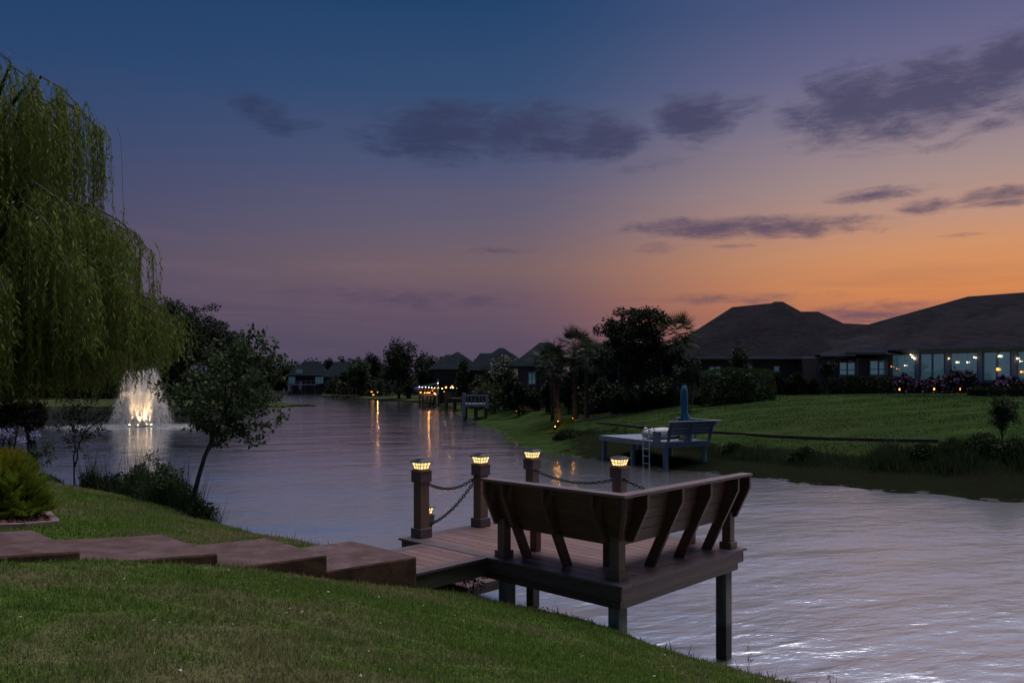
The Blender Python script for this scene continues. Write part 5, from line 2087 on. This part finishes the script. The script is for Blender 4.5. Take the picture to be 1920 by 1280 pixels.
# screened porch and dark house behind the oak
hd = thing('dark_house', 'dark screened porch and roof hidden behind the oak and palms', 'house', ((1190 - CX) / F * 52, 52, 2.3))
hx = (1190 - CX) / F * 52
obj('wall', MB().box((1085 - CX) / F * 52 - hx, (1300 - CX) / F * 52 - hx, 0, 8, -.4, 2.3), M['darkroom'], hd)
for px in (1110, 1135, 1160, 1212, 1222, 1240):
    obj('post', MB().box((px - CX) / F * 51.8 - hx - .05, (px - CX) / F * 51.8 - hx + .05, -.2, -.1, -.3, 2.3), M['greytrim'], hd)
obj('roof', hip(MB(), (1060 - CX) / F * 52 - hx, (1320 - CX) / F * 52 - hx, -.7, 10, 2.31, (1120 - CX) / F * 56 - hx, (1240 - CX) / F * 56 - hx, 4.5, zpx(642, 56) - 2.3), M['roof_blue'], hd)

# ------------------------------------------------------------------ middle-distance houses along the curve of the shore
def far_house(label, pxl, pxr, D, yeave, peaks, ybase=None, depth=9, mat='roof_blue', wall='darkroom', wins=(), name='house'):
    xl, xr = (pxl - CX) / F * D, (pxr - CX) / F * D
    cx = (xl + xr) / 2
    g0 = gz(cx, D)
    t = thing(name, label, 'house', (cx, D, g0))
    ze = zpx(yeave, D) - g0
    obj('wall', MB().box(xl - cx + .4, xr - cx - .4, .4, depth, -1.2, ze - .05), M[wall], t)
    for (p0, p1, y, dd) in peaks:
        x0, x1 = (p0 - CX) / F * (D + dd) - cx, (p1 - CX) / F * (D + dd) - cx
        hw = dd * 1.15
        obj('roof', hip(MB(), max(xl - cx - .3, x0 - hw), min(xr - cx + .3, x1 + hw), 0 - .01 * dd, dd * 2, ze, x0, x1, dd, zpx(y, D + dd) - g0), M[mat], t)
    for (p0, p1, y0, y1, n) in wins:
        window(t, ((p0 - CX) / F * D - cx, .395), ((p1 - CX) / F * D - cx, .395), zpx(y0, D) - g0, zpx(y1, D) - g0, (0, -1), n=n, trim='white', sill=False, fw=.10)
    return t


far_house('teal-roofed house with a white-framed window, left of the palms', 962, 1062, 62, 686, [(1012, 1034, 642, 7)], wins=((990, 1005.5, 721, 697, 2),), mat='roof_blue', wall='brick')
far_house('house with a small pointed teal roof behind the white-flowering tree', 880, 1000, 92, 694, [(936, 944, 652, 7), (900, 960, 662, 5)])
far_house('far house with a low peaked roof left of the columnar tree', 806, 900, 104, 692, [(836, 868, 665, 6), (856, 860, 660, 8)])
far_house('distant pale house with a wide porch and bulkhead at the end of the pond', 538, 612, 190, 704, [(570, 597, 677, 7)], mat='roof_blue', wall='greyhouse',
          wins=((540, 553, 719, 706, 3), (590, 606, 719, 706, 3), (554, 566, 699, 692, 1)))
far_house('distant dark house behind the shore trees, left of the tallest tree', 606, 672, 176, 706, [(628, 650, 678, 8)], mat='roof_blue')
far_house('distant house showing a pale pinkish gable between two trees', 690, 722, 150, 705, [(702, 712, 681, 6)], mat='roof', wall='brick')

# ------------------------------------------------------------------ far trees:  px, D, top py, half-width px
FT = [(748, 112, 627, 40, 'tallest rounded dark tree on the far shore', 8000, 70, .12), (672, 125, 664, 27, 'lighter green broad tree left of the tallest far tree', 4500, 45, .1),
      (702, 150, 654, 20, 'airy tree behind, just left of the tallest far tree', 2600, 34, .2), (616, 185, 666, 11, 'small round tree above the distant roofs, left one', 1300, 20, .4),
      (640, 185, 665, 10, 'small round tree above the distant roofs, right one', 1300, 20, .4), (800, 110, 664, 22, 'dark tree right of the tallest far tree, behind the lit dock', 3600, 40, .1),
      (828, 118, 668, 20, 'dark tree between the lit dock and the columnar tree', 3200, 40, .1), (850, 108, 672, 18, 'low dark tree behind the dock lights', 2600, 34, .05),
      (788, 128, 655, 13, 'taller thin tree top behind the lit dock', 1600, 24, .2), (812, 132, 664, 14, 'hazy small tree top right of it, behind the docks', 1500, 24, .3),
      (650, 150, 690, 14, 'dark low tree by the far left dock', 1800, 26, .05), (590, 170, 698, 12, 'dark low tree before the distant pale house', 1500, 22, .05), (614, 158, 700, 14, 'dark low tree right of the distant pale house', 1500, 22, .05),
      (765, 96, 706, 13, 'bushy willow-like shrub tree at the water edge below the tallest tree', 1500, 22, .02), (902, 88, 690, 13, 'dark low tree left of the lit small palm', 1400, 22, .02),
      (955, 68, 708, 20, 'round dark shrub tree in front of the white-flowering tree', 2400, 26, .02), (1000, 60, 728, 24, 'dark spreading shrub in front of the white-framed window house', 2200, 26, .02),
      (1030, 55, 712, 16, 'dark shrub tree left of the palm trunks', 2000, 26, .02), (1128, 50, 700, 24, 'dark shrub tree between palms and oak', 2600, 30, .02),
      (974, 60, 702, 13, 'dark upright shrub hiding the corner of the white-framed window house', 1600, 22, .02), (893, 86, 700, 16, 'dark shrub tree behind the white dock', 1600, 22, .02),
      (1066, 52, 690, 22, 'dark shrub tree behind the palm trunks, left part', 2800, 30, .02), (1096, 52, 684, 22, 'dark shrub tree behind the palm trunks, right part', 2800, 30, .02),
      (838, 100, 690, 18, 'low dark tree under the far peaked roof', 1900, 24, .02), (915, 90, 684, 14, 'dark tree behind the small lit palm', 1700, 22, .02), (860, 112, 676, 16, 'dark tree left of the columnar evergreen', 1700, 22, .02)]
for i, (px, D, yt, hw, lb, n, K, base) in enumerate(FT):
    b = at(px, D)
    D = b.y
    h = zpx(yt, D) - b.z
    tree('shore_tree', lb, 'tree', b, h, hw / F * D, base, n, K, .30, .0022 * D + .08, .0013 * D + .05, 'leaf_mid' if i in (1, 13) else 'leaf_dark', 400 + i, group='trees and large shrubs on the far shore', shell=.35, trunk=.02)
b = at(870, 100)
tree('columnar_tree', 'dark pointed evergreen beside the far docks', 'tree', b, zpx(657, 100) - b.z, 1.5, .03, 4200, 50, .3, .26, .12, 'leaf_dark', 430, taper_top=True, shell=.3)
b = at(946, 80)
tree('flowering_tree', 'white-flowering tree lit from below near the far docks', 'tree', b, zpx(666, 80) - b.z, 1.75, .25, 4200, 44, .28, .20, .12, 'leaf_mid', 431, bloom='whitebloom', trunk=.02)


# small feather palm lit orange
def feather_palm(px, D, ytop, label, seed=1):
    rng = np.random.default_rng(seed)
    b = at(px, D)
    t = thing('small_palm', label, 'palm', b)
    h = (zpx(ytop, D) - b.z)
    obj('trunk', MB().tube([(0, 0, -.1), (0, 0, h * .45)], [.14, .11], 8), M['palebark'], t, True)
    parts = []
    for i in range(20):
        a = i * 2.4
        e = R(75 - 70 * i / 20)
        L = h * .62
        for j in range(13):
            f = (j + 1) / 13
            r_ = L * f * math.cos(e) + .1
            z = h * .45 + L * (f * math.sin(e) - .55 * f * f)
            P = np.array([[math.cos(a) * r_, math.sin(a) * r_, z]] * 2)
            s_ = np.array([-math.sin(a), math.cos(a), 0])
            D_ = np.array([s_ + [0, 0, -.9], -s_ + [0, 0, -.9]])
            parts.append(leaf_quads(rng, P, D_, .34 * (1.1 - .5 * f), .055))
    obj('crown', npmesh('crown', *join_np(parts), M['leaf']), None, t)


feather_palm(917, 80, 696, 'small feathery palm glowing orange from a light below it', 3)
# pines of the left bank behind the fountain
PN = [(352, 112, 560, 38), (392, 118, 585, 34), (318, 108, 572, 34), (285, 115, 590, 40), (235, 120, 575, 44), (180, 118, 600, 44), (120, 115, 585, 46), (60, 118, 600, 46), (5, 114, 590, 46), (-60, 116, 600, 50),
      (420, 125, 625, 26), (445, 132, 650, 24), (478, 150, 672, 22), (508, 165, 690, 22), (530, 185, 700, 18)]
for i, (px, D, yt, hw) in enumerate(PN):
    b = at(px, D)
    yt -= 34
    hw *= 1.15
    lb = ('tall dark pine right of the willow, with the highest ragged top', 'dark pine just right of the highest one', 'dark pine behind the willow tips', 'dark pine behind the fountain spray', 'dark pine behind the lower willow, over the fountain',
          'dark pine behind the middle of the willow', 'dark pine behind the willow, third from the left edge', 'dark pine behind the willow, second from the left edge', 'dark pine behind the willow at the left edge', 'dark pine past the left edge',
          'lower dark pine behind the leaning tree crown', 'dark tree behind the top of the leaning tree', 'dark low tree right of the leaning tree top', 'low dark tree at the right end of the left wood', 'last low tree before the distant houses')[i]
    tree('pine_tree', lb, 'tree', b, zpx(yt, D) - b.z, hw / F * D, .06, 9500, 60, .30, .40, .18, 'leaf_dark', 500 + i, group='dark pines on the left bank', shell=.25, flat=.45, taper_top=False, trunk=.018)
# dense undergrowth masses that nobody could count
rng = np.random.default_rng(77)


def thicket(name, label, pxs, D, dd, h, n, L=.5, leaf='leaf_dark'):
    C, Rr = [], []
    K = 150
    for i in range(K):
        px = rng.uniform(*pxs)
        d = D + rng.uniform(0, dd)
        b = at(px, d)
        hh = h * rng.uniform(.45, 1.0)
        for z in (.25, .6, .9):
            C.append((b.x, b.y, b.z + hh * z))
            Rr.append(h * .28 * rng.uniform(.7, 1.2))
    V, Fc = cluster_leaves(rng, C, Rr, n, L, L * .6, .1)
    tag(obj(name, npmesh(name, V, Fc, M[leaf]), None), label, 'undergrowth', kind='stuff')


thicket('undergrowth', 'dark undergrowth below the pines on the left bank', (-90, 470), 106, 12, 4.2, 26000)
thicket('undergrowth', 'dark scrub along the distant left shore', (470, 560), 150, 20, 3.0, 5000)
thicket('undergrowth', 'dark shrubs along the far shore gardens', (560, 900), 140, 26, 3.2, 20000)
thicket('undergrowth', 'dark garden shrubs before the houses in the middle distance', (880, 1110), 66, 14, 1.9, 12000, .3)
thicket('undergrowth', 'dark distant wood along the horizon', (480, 1300), 235, 40, 8.5, 24000, .9)
thicket('undergrowth', 'dark shadowed shrubs beneath the oak and palms', (1085, 1320), 48.5, 3.0, 1.7, 9000, .22)
# long grass and weeds on the neighbouring bank
n = 42000
px = rng.uniform(1060, 1990, n)
D = np.interp(px, [1060, 1200, 1340, 1500, 1700, 1850, 1990], [41.5, 34.5, 30.2, 27.4, 25.4, 24.3, 23.2]) + rng.normal(0, .35, n)
x = (px - CX) / F * D
den = .35 + .5 * np.sin(px * .031) * np.sin(px * .012 + 1) + np.where(px > 1640, .35, 0)
kp = rng.random(n) < np.clip(den, .12, 1)
x, D, px = x[kp], D[kp], px[kp]
n = len(x)
a = rng.random(n) * 6.3
D_ = np.stack([np.cos(a) * .4, np.sin(a) * .4, np.ones(n)], -1)
hh = rng.gamma(5, .045, n) * (1 + .35 * np.sin(px * .05)) * np.where(px > 1640, 1.25, 1)
V, Fc = leaf_quads(rng, np.stack([x, D, ground(x, D) - .02], -1), D_, hh, .02)
tag(obj('bank_weeds', npmesh('bank_weeds', V, Fc, M['reed']), None), 'dark weeds and long grass along the lip of the neighbouring lawn', 'weeds', kind='stuff')
for i, (px, D, r_, h) in enumerate(((1845, 24.9, .55, .62), (1790, 25.2, .5, .5), (1905, 24.2, .6, .55), (1730, 25.6, .5, .45), (1510, 27.7, .45, .4), (1375, 29.9, .4, .42), (1060, 39.5, .5, .45))):
    b = at(px, D)
    bush('bank_shrub', ('dark shrub on the bank lip just left of the dwarf cypress', 'dark shrub on the bank lip, second left of the dwarf cypress', 'dark shrub on the bank lip right of the dwarf cypress', 'dark shrub on the bank lip, third left of the dwarf cypress',
                        'low weedy shrub on the bank, well right of the pale dock', 'low weedy shrub on the bank right beside the pale dock', 'small dark shrub alone on the bank left of the pale dock')[i], 'shrub', b, r_ * 1.2, r_, h, 1500, .09, .05, 'leaf_mid', 600 + i, 'weedy shrubs on the neighbouring bank')
# rocks at the end of the left spit
for i, (px, D, r_) in enumerate(((508, 95, .5), (520, 95.5, .45), (532, 96, .5), (546, 97, .42), (558, 98, .4), (572, 99, .32), (495, 94.5, .5), (584, 100, .25))):
    b = at(px, D)
    rg = random.Random(50 + i)
    rb = MB().ball((0, 0, 0), r_, 8, 5, .5)
    rb.v = [(x * rg.uniform(.8, 1.5), y * rg.uniform(.75, 1.2), z * rg.uniform(.7, 1.2)) for x, y, z in rb.v]
    o = obj('rock', rb, M['rock'])
    o.location = (b.x, b.y, max(.05, b.z))
    tag(o, ('second rock from the left on the grassy spit', 'third rock from the left on the spit', 'largest rock in the middle of the spit', 'rock right of the middle of the spit', 'third rock from the tip of the spit',
            'second rock from the tip of the spit', 'leftmost rock on the spit, behind the leaning tree', 'small rock at the very tip of the spit')[i], 'rock', 'rocks along the left spit')

# ------------------------------------------------------------------ neighbouring pale dock
Nc = Vector((5.42, 28.2, 0))
rv = Vector((.896, .445)).normalized()
rot = math.atan2(rv.y, rv.x)      # local x = right along the near edge, local y = away-left
nd_ = thing('pale_dock', 'pale blue-grey painted dock on posts by the opposite bank', 'dock', Nc, rot)
TZ, DWX, DWY = .97, 1.95, 4.2
k = 0
y = .0
while y < DWY - .05:
    obj('deck_board', MB().box(0, DWX, y, min(y + .136, DWY), TZ - .03, TZ - .001 * (k % 3)), M['paleboard'], nd_)
    y += .142
    k += 1
for (a, b_, c, d) in ((-.04, -.001, -.04, DWY + .04), (DWX + .001, DWX + .04, -.04, DWY + .04), (0, DWX, -.04, -.001), (0, DWX, DWY + .001, DWY + .04)):
    obj('fascia_board', MB().box(a, b_, c, d, TZ - .19, TZ + .003), M['paleboard'], nd_)
for (a, b_) in ((.1, .1), (DWX - .1, .1), (.1, DWY - .12), (DWX - .1, DWY - .12), (.1, 2.1), (DWX - .1, 2.1)):
    obj('piling', MB().lathe([(.10, -1.5), (.095, TZ - .2)], 10, (a, b_)), M['paleboard'], nd_)
nb_ = thing('pale_bench', 'pale grey flared bench with its back to the pond on the pale dock', 'bench', (Nc.x, Nc.y, TZ), rot)


def pboard(mb):
    obj('backrest_board', mb, M['paleboard'], nb_, bevel=.004)


for i in range(4):
    z0 = .26 + i * .115
    o0, o1 = -.02 - .06 * i, -.02 - .06 * (i + 1)
    pboard(MB().prism([(.05, o0, z0), (.05, o1, z0 + .108), (.05, o1 + .025, z0 + .108), (.05, o0 + .025, z0)], (2.0 + .02, 0, 0)))
    x0, x1 = 2.07 + .06 * i, 2.07 + .06 * (i + 1)
    pboard(MB().prism([(x0, -.02, z0), (x1, -.02 - .06, z0 + .108), (x1 + .025, -.02 - .06, z0 + .108), (x0 + .025, -.02, z0)], (0, 2.2, 0)))
obj('top_rail', MB().box(-.05, 2.36, -.33, -.19, .725, .755), M['paleboard'], nb_, bevel=.004)
obj('top_rail', MB().box(2.22, 2.36, -.188, 2.3, .725, .755), M['paleboard'], nb_, bevel=.004)
for x in (.12, 1.0, 1.95):
    obj('brace', MB().prism([(x, -.30, .72), (x, -.05, .02), (x, .06, .02), (x, -.16, .72)], (.05, 0, 0)), M['paleboard'], nb_)
for y in (.9, 2.1):
    obj('brace', MB().prism([(2.34, y, .72), (2.08, y, .02), (1.98, y, .02), (2.22, y, .72)], (0, .05, 0)), M['paleboard'], nb_)
for i in range(3):
    obj('seat_board', MB().box(-.25, 2.0, .06 + i * .15, .20 + i * .15, .36, .39), M['paleboard'], nb_)
obj('leg', MB().box(-.2, -.1, .1, .45, 0, .36), M['paleboard'], nb_)
obj('leg', MB().box(1.2, 1.3, .1, .45, 0, .36), M['paleboard'], nb_)


def nl(x, y, z=0.0):
    c, s_ = math.cos(rot), math.sin(rot)
    return Vector((Nc.x + c * x - s_ * y, Nc.y + s_ * x + c * y, z))


# swimming ladder: two hooped rails and rungs
ld_ = thing('swim_ladder', 'white metal swim ladder hooked over the edge of the pale dock', 'ladder', nl(-.02, .95, TZ), rot)
for y in (-.19, .19):
    pts = [(-.10, y, -1.15), (-.10, y, .28)] + [(-.10 + .13 * (1 - math.cos(a)), y, .30 + .16 * math.sin(a)) for a in np.linspace(0, math.pi, 9)] + [(.16, y, .02)]
    obj('rail', MB().tube(pts, .022, 8), M['chrome'], ld_, True)
for z in (-.28, -.55, -.82):
    obj('rung', MB().tube([(-.10, -.17, z), (-.10, .17, z)], .016, 6), M['chrome'], ld_)
# covered round bundle
tb = thing('covered_bundle', 'pale tarp-covered bundle lying on the pale dock beside the bench', 'cover', nl(.75, 1.5, TZ), rot)
mb = MB()
rg = random.Random(4)
secs = []
for i in range(9):
    x = -.55 + 1.5 * i / 8
    q = math.sin(math.pi * min(1, max(0, (i + .6) / 9))) ** .35
    secs.append([(x, math.cos(a) * .34 * q * rg.uniform(.95, 1.05), max(.0, .20 + math.sin(a) * .23 * q * rg.uniform(.95, 1.06))) for a in np.linspace(0, 2 * math.pi, 17)[:-1]])
vs = [p for s_ in secs for p in s_]
fs = [(i * 16 + j, i * 16 + (j + 1) % 16, (i + 1) * 16 + (j + 1) % 16, (i + 1) * 16 + j) for i in range(8) for j in range(16)]
fs += [tuple(range(16))[::-1], tuple(128 + j for j in range(16))]
mb.add(vs, fs)
obj('cover', mb, M['tarp'], tb, True)
obj('cover_hem', MB().box(.35, .95, -.2, .3, .0, .15), M['darkcloth'], tb, bevel=.03)
# furled umbrella
um = thing('umbrella', 'furled blue umbrella standing behind the pale bench', 'umbrella', nl(1.45, .75, TZ), rot)
obj('pole', MB().lathe([(.02, 0), (.02, 2.02), (.035, 2.05), (.01, 2.10)], 8), M['black_iron'], um)
mb = MB()
n = 20
prof = [(.05, .50), (.15, .62), (.17, .75), (.14, .90), (.10, 1.05), (.115, 1.3), (.12, 1.6), (.11, 1.85), (.06, 2.0), (.02, 2.03)]
for i, (r_, z) in enumerate(prof):
    for j in range(n):
        a = 2 * math.pi * j / n
        q = 1 + .22 * math.cos(a * 5 + i * .25) + .08 * math.sin(a * 3 + i)
        mb.v.append((math.cos(a) * r_ * q + (.04 if 0 < i < 4 else 0), math.sin(a) * r_ * q, z + (.05 * math.cos(a * 5) if i == 0 else 0)))
for i in range(len(prof) - 1):
    for j in range(n):
        mb.f.append((i * n + j, i * n + (j + 1) % n, (i + 1) * n + (j + 1) % n, (i + 1) * n + j))
mb.f.append(tuple(j for j in range(n))[::-1])
obj('canopy', mb, M['canvas_blue'], um, True)
obj('tie', MB().lathe([(.115, 1.0), (.12, 1.03), (.115, 1.06)], 14), M['canvas_blue'], um)
obj('base', MB().lathe([(.22, 0), (.22, .05), (.05, .08), (.04, .25)], 16), M['black_iron'], um, True)

# pale hose or pipe lying across the lawn
p, q = pick(1078, 790), at(1199, 46.5)
mb = MB()
pts = []
for i in range(40):
    f = i / 39
    x, y = p.x + (q.x - p.x) * f, p.y + (q.y - p.y) * f
    pts.append(Vector((x, y, gz(x, y) + .035)) - Vector(p))
mb.tube(pts, .028, 6)
o = obj('garden_hose', mb, M['greytrim'], None, True)
o.location = p
tag(o, 'long straight pale pipe lying across the neighbouring lawn', 'pipe')
# bare spot and stake on the bank
b = pick(1010, 806)
o = obj('stake', MB().box(-.03, .03, -.03, .03, -.1, .42), M['palebark'])
o.location = b
tag(o, 'short wooden stake on the bank left of the pale dock', 'stake')


# ------------------------------------------------------------------ far docks
def far_dock(name, label, pxl, pxr, D, ydeck, depth, mat, rails=None, posts=(), yfoot=.0, wall=None):
    xl, xr = (pxl - CX) / F * D, (pxr - CX) / F * D
    z = zpx(ydeck, D)
    t = thing(name, label, 'dock', (xl, D, 0))
    w_ = xr - xl
    n = max(3, int(depth / .3))
    for i in range(n):
        obj('deck_board', MB().box(0, w_, i * depth / n, (i + 1) * depth / n - .02, z - .05, z - .002 * (i % 2)), M[mat], t)
    obj('fascia_board', MB().box(-.03, w_ + .03, -.06, -.002, z - .22, z + .01), M[mat], t)
    for fx in (0.04, .5, .96):
        for fy in (.1, depth - .1):
            obj('piling', MB().box(fx * w_ - .09, fx * w_ + .09, fy - .09, fy + .09, -1.2, z - .051), M['beam'], t)
    if rails:
        zr = zpx(rails, D)
        obj('rail', MB().box(0, w_, -.02, .08, zr - .06, zr), M[mat], t)
        obj('rail', MB().box(0, w_, depth - .1, depth, zr - .06, zr), M[mat], t)
        for i in range(7):
            x = w_ * (i + .02) / 6.05
            obj('baluster', MB().box(x, x + .07, 0, .06, z + .002, zr - .061), M[mat], t)
    for (px, y0, y1, wd) in posts:
        x = (px - CX) / F * D - xl
        obj('post', MB().box(x - wd / 2, x + wd / 2, -.12, -.12 + wd, zpx(y0, D), zpx(y1, D)), M[mat], t)
    return t


# white dock with low walls
far_dock('white_dock', 'white far dock with slatted rails and taller white end post', 869, 912, 64, 757, 3.0, 'paleboard', rails=741, posts=((869.5, 780, 736, .28), (913, 765, 740, .25)))
far_dock('far_dock', 'dark far dock with three short white posts', 834, 868, 82, 746, 2.6, 'beam', rails=None, posts=((835, 760, 734, .22), (840, 746, 735, .2), (845, 746, 735, .2)))
dkl = far_dock('lit_dock', 'far wooden dock lit by rows of amber lights', 785, 818, 96, 739, 4.0, 'sleeve', rails=729)
far_dock('left_far_dock', 'low dark dock with a pale rail on the distant lawn shore', 622, 668, 135, 741, 3.0, 'beam', rails=727)
far_dock('bulkhead', 'white bulkhead deck with railing before the distant pale house', 538, 592, 178, 720, 3.0, 'greytrim', rails=714, posts=((563, 730, 716, .5), (542, 733, 722, .5)))
# amber lamps on the lit dock: every one its own thing
amber = [(789, 735.5, 96, .11), (796.5, 736, 96, .09), (801, 736, 96, .08), (803.5, 736, 96, .08), (806, 736, 96, .08), (811, 732, 95.5, .06), (815, 737, 95.5, .12), (817, 739, 95.5, .09), (813, 729, 98, .06),
         (822, 727, 99, .10), (833, 734, 99, .07), (836.5, 726, 99, .15), (848, 724, 99, .12)]
ordn = ['first', 'second', 'third', 'fourth', 'fifth', 'sixth', 'seventh', 'eighth', 'ninth', 'tenth', 'eleventh', 'twelfth', 'thirteenth', 'fourteenth', 'fifteenth', 'sixteenth']
for i, (px, py, D, r_) in enumerate(amber):
    x = (px - CX) / F * D
    t = thing('dock_light', '%s amber light from the left on the lit far dock' % ordn[i], 'lamp', (x, D - .2, zpx(py, D)), 0, 'amber lights on the far dock')
    obj('lens', MB().ball((0, 0, 0), r_ * .8, 8, 6), M['bulb_amber'], t)
    obj('bracket', MB().box(-.03, .03, .02, .16, -.05, -.02), M['black_iron'], t)
white = [(786.5, 725), (792, 725.5), (798, 725.5), (804, 726), (809.5, 726.5), (815, 727), (845, 726.5), (849.5, 726.8), (856, 727), (880.5, 727), (829, 728), (821, 718)]
for i, (px, py) in enumerate(white):
    D = 101
    x = (px - CX) / F * D
    t = thing('string_light', '%s small white string light from the left behind the far docks' % ordn[i], 'lamp', (x, D, zpx(py, D)), 0, 'white string lights behind the far docks')
    obj('bulb', MB().ball((0, 0, 0), .055, 7, 5), M['bulb_white'], t)
    obj('cord', MB().bar((-.35, 0, .05), (.35, 0, .05), .012, .012), M['black_iron'], t)
glow('dock_glow', ((805 - CX) / F * 96, 95.4, zpx(733, 96)), 14, (1, .42, .10))
glow('dock_glow', ((840 - CX) / F * 98, 97.2, zpx(722, 98)), 14, (1, .5, .18))
path_light(tuple(at(697, 122)), 'pair of amber lights on the distant bank, upper one', .16, .9)
path_light(tuple(at(700, 119)), 'pair of amber lights on the distant bank, lower one', .16, .4)
g_ = at(709, 124)
glow('bank_glow', (g_.x, g_.y - .6, g_.z + .8), 60, (1, .45, .12))
b = at(712, 125)
tree('lit_shrub', 'small shrub glowing orange on the distant bank', 'shrub', b, zpx(706, 125) - b.z, .8, .1, 900, 18, .3, .3, .16, 'leaf_mid', 610)
# slide and pool float behind the docks
sl = thing('water_slide', 'teal slide beside the far dock', 'slide', ((790 - CX) / F * 104, 104, gz((790 - CX) / F * 104, 104)))
w_ = 30 / F * 104
zb = sl.location.z
obj('chute', MB().bar((0, 0, zpx(726, 104) - zb), (w_, 0, zpx(719, 104) - zb), .7, .12), M['teal'], sl)
obj('side_rail', MB().bar((0, -.38, zpx(725, 104) - zb), (w_, -.38, zpx(718, 104) - zb), .05, .28), M['teal'], sl)
obj('leg', MB().box(w_ - .1, w_, -.3, .3, -.2, zpx(719, 104) - zb), M['white'], sl)
obj('post', MB().box(w_ + .05, w_ + .17, -.05, .07, -.2, zpx(711, 104) - zb), M['white'], sl)
pf = obj('pool_float', MB().ball((0, 0, 0), .62, 12, 6, .35), M['blue'], None, True)
pf.location = ((784 - CX) / F * 102, 102, zpx(728, 102))
tag(pf, 'bright blue float or cover at the left end of the far slide', 'float')
print('objects', len(bpy.data.objects))

# dark timber edging along the foot of the neighbouring lawn
pp = [(1120, 794), (1200, 803), (1350, 813), (1450, 820), (1560, 825), (1680, 828), (1760, 829)]
P_ = [pick(x, y) for x, y in pp]
t = thing('lawn_edging', 'long dark timber edging along the foot of the neighbouring lawn', 'edging', P_[0])
for a, b in zip(P_[:-1], P_[1:]):
    d = (b - a)
    n = max(1, int(d.length / 1.6))
    for i in range(n):
        p, q = a + d * (i / n), a + d * ((i + .985) / n)
        p.z, q.z = gz(p.x, p.y) + .03, gz(q.x, q.y) + .03
        obj('edging_board', MB().bar(p - P_[0], q - P_[0], .08, .16), M['beam'], t)

# coarse tufts that give the neighbouring lawn its grain
rng = np.random.default_rng(303)
n = 150000
px = rng.uniform(880, 1960, n)
D = rng.uniform(24, 47, n)
x = (px - CX) / F * D
d = sdist(x, D)
kp = (d > 3.6) & (rng.random(n) < .45 + .3 * np.sin(D * 3.3 + 1.8 * np.sin(x * .45) + np.sin(x * 1.3 + D)) + .25 * np.sin(x * .7 + D * .9 + np.sin(D)))
x, D = x[kp], D[kp]
n = len(x)
a = rng.random(n) * 6.3
D_ = np.stack([np.cos(a) * .8, np.sin(a) * .8, np.ones(n)], -1)
V, Fc = leaf_quads(rng, np.stack([x, D, ground(x, D) - .01], -1), D_, rng.uniform(.03, .085, n), .022)
M['tuft'] = mat_leaf('lawn_tuft', (0.012, 0.026, 0.008), (0.028, 0.052, 0.015), (0.06, 0.088, 0.028), .2)
tag(obj('far_lawn_grass', npmesh('far_lawn_grass', V, Fc, M['tuft']), None), 'coarse grass tufts of the neighbouring lawn', 'grass', kind='stuff')


# fallen leaves and small debris on the near lawn and steps
rng = np.random.default_rng(404)
n = 420
d = rng.uniform(2.8, 11, n)
th = R(-33) + rng.random(n) * R(60)
x, y = d * np.sin(th), d * np.cos(th)
s_ = x * A[0] + y * A[1]
kp = (s_ < 5.9) & (s_ > -2)
x, y = x[kp], y[kp]
uu = x * A[0] + y * A[1] - NS
vv = x * B[0] + y * B[1] - NTT
on = (vv > 1.7) & (vv < 2.86) & (uu < WL + .05)
x, y = x[~on], y[~on]
n = len(x)
P = np.stack([x, y, ground(x, y) + .018], -1)
a = rng.random(n) * 6.3
V, Fc = leaf_quads(rng, P, np.stack([np.cos(a), np.sin(a), rng.normal(size=n) * .3], -1), rng.uniform(.012, .034, n), rng.uniform(.008, .018, n), np.tile([0, 0, 1.], (n, 1)) + rng.normal(size=(n, 3)) * .3)
M['litter'] = mat_leaf('leaf_litter', (0.03, 0.018, 0.012), (0.12, 0.07, 0.035), (0.45, 0.42, 0.36), 0, .8)
tag(obj('fallen_leaves', npmesh('fallen_leaves', V, Fc, M['litter']), None), 'small fallen leaves and pale bits scattered on the near lawn', 'leaves', kind='stuff')
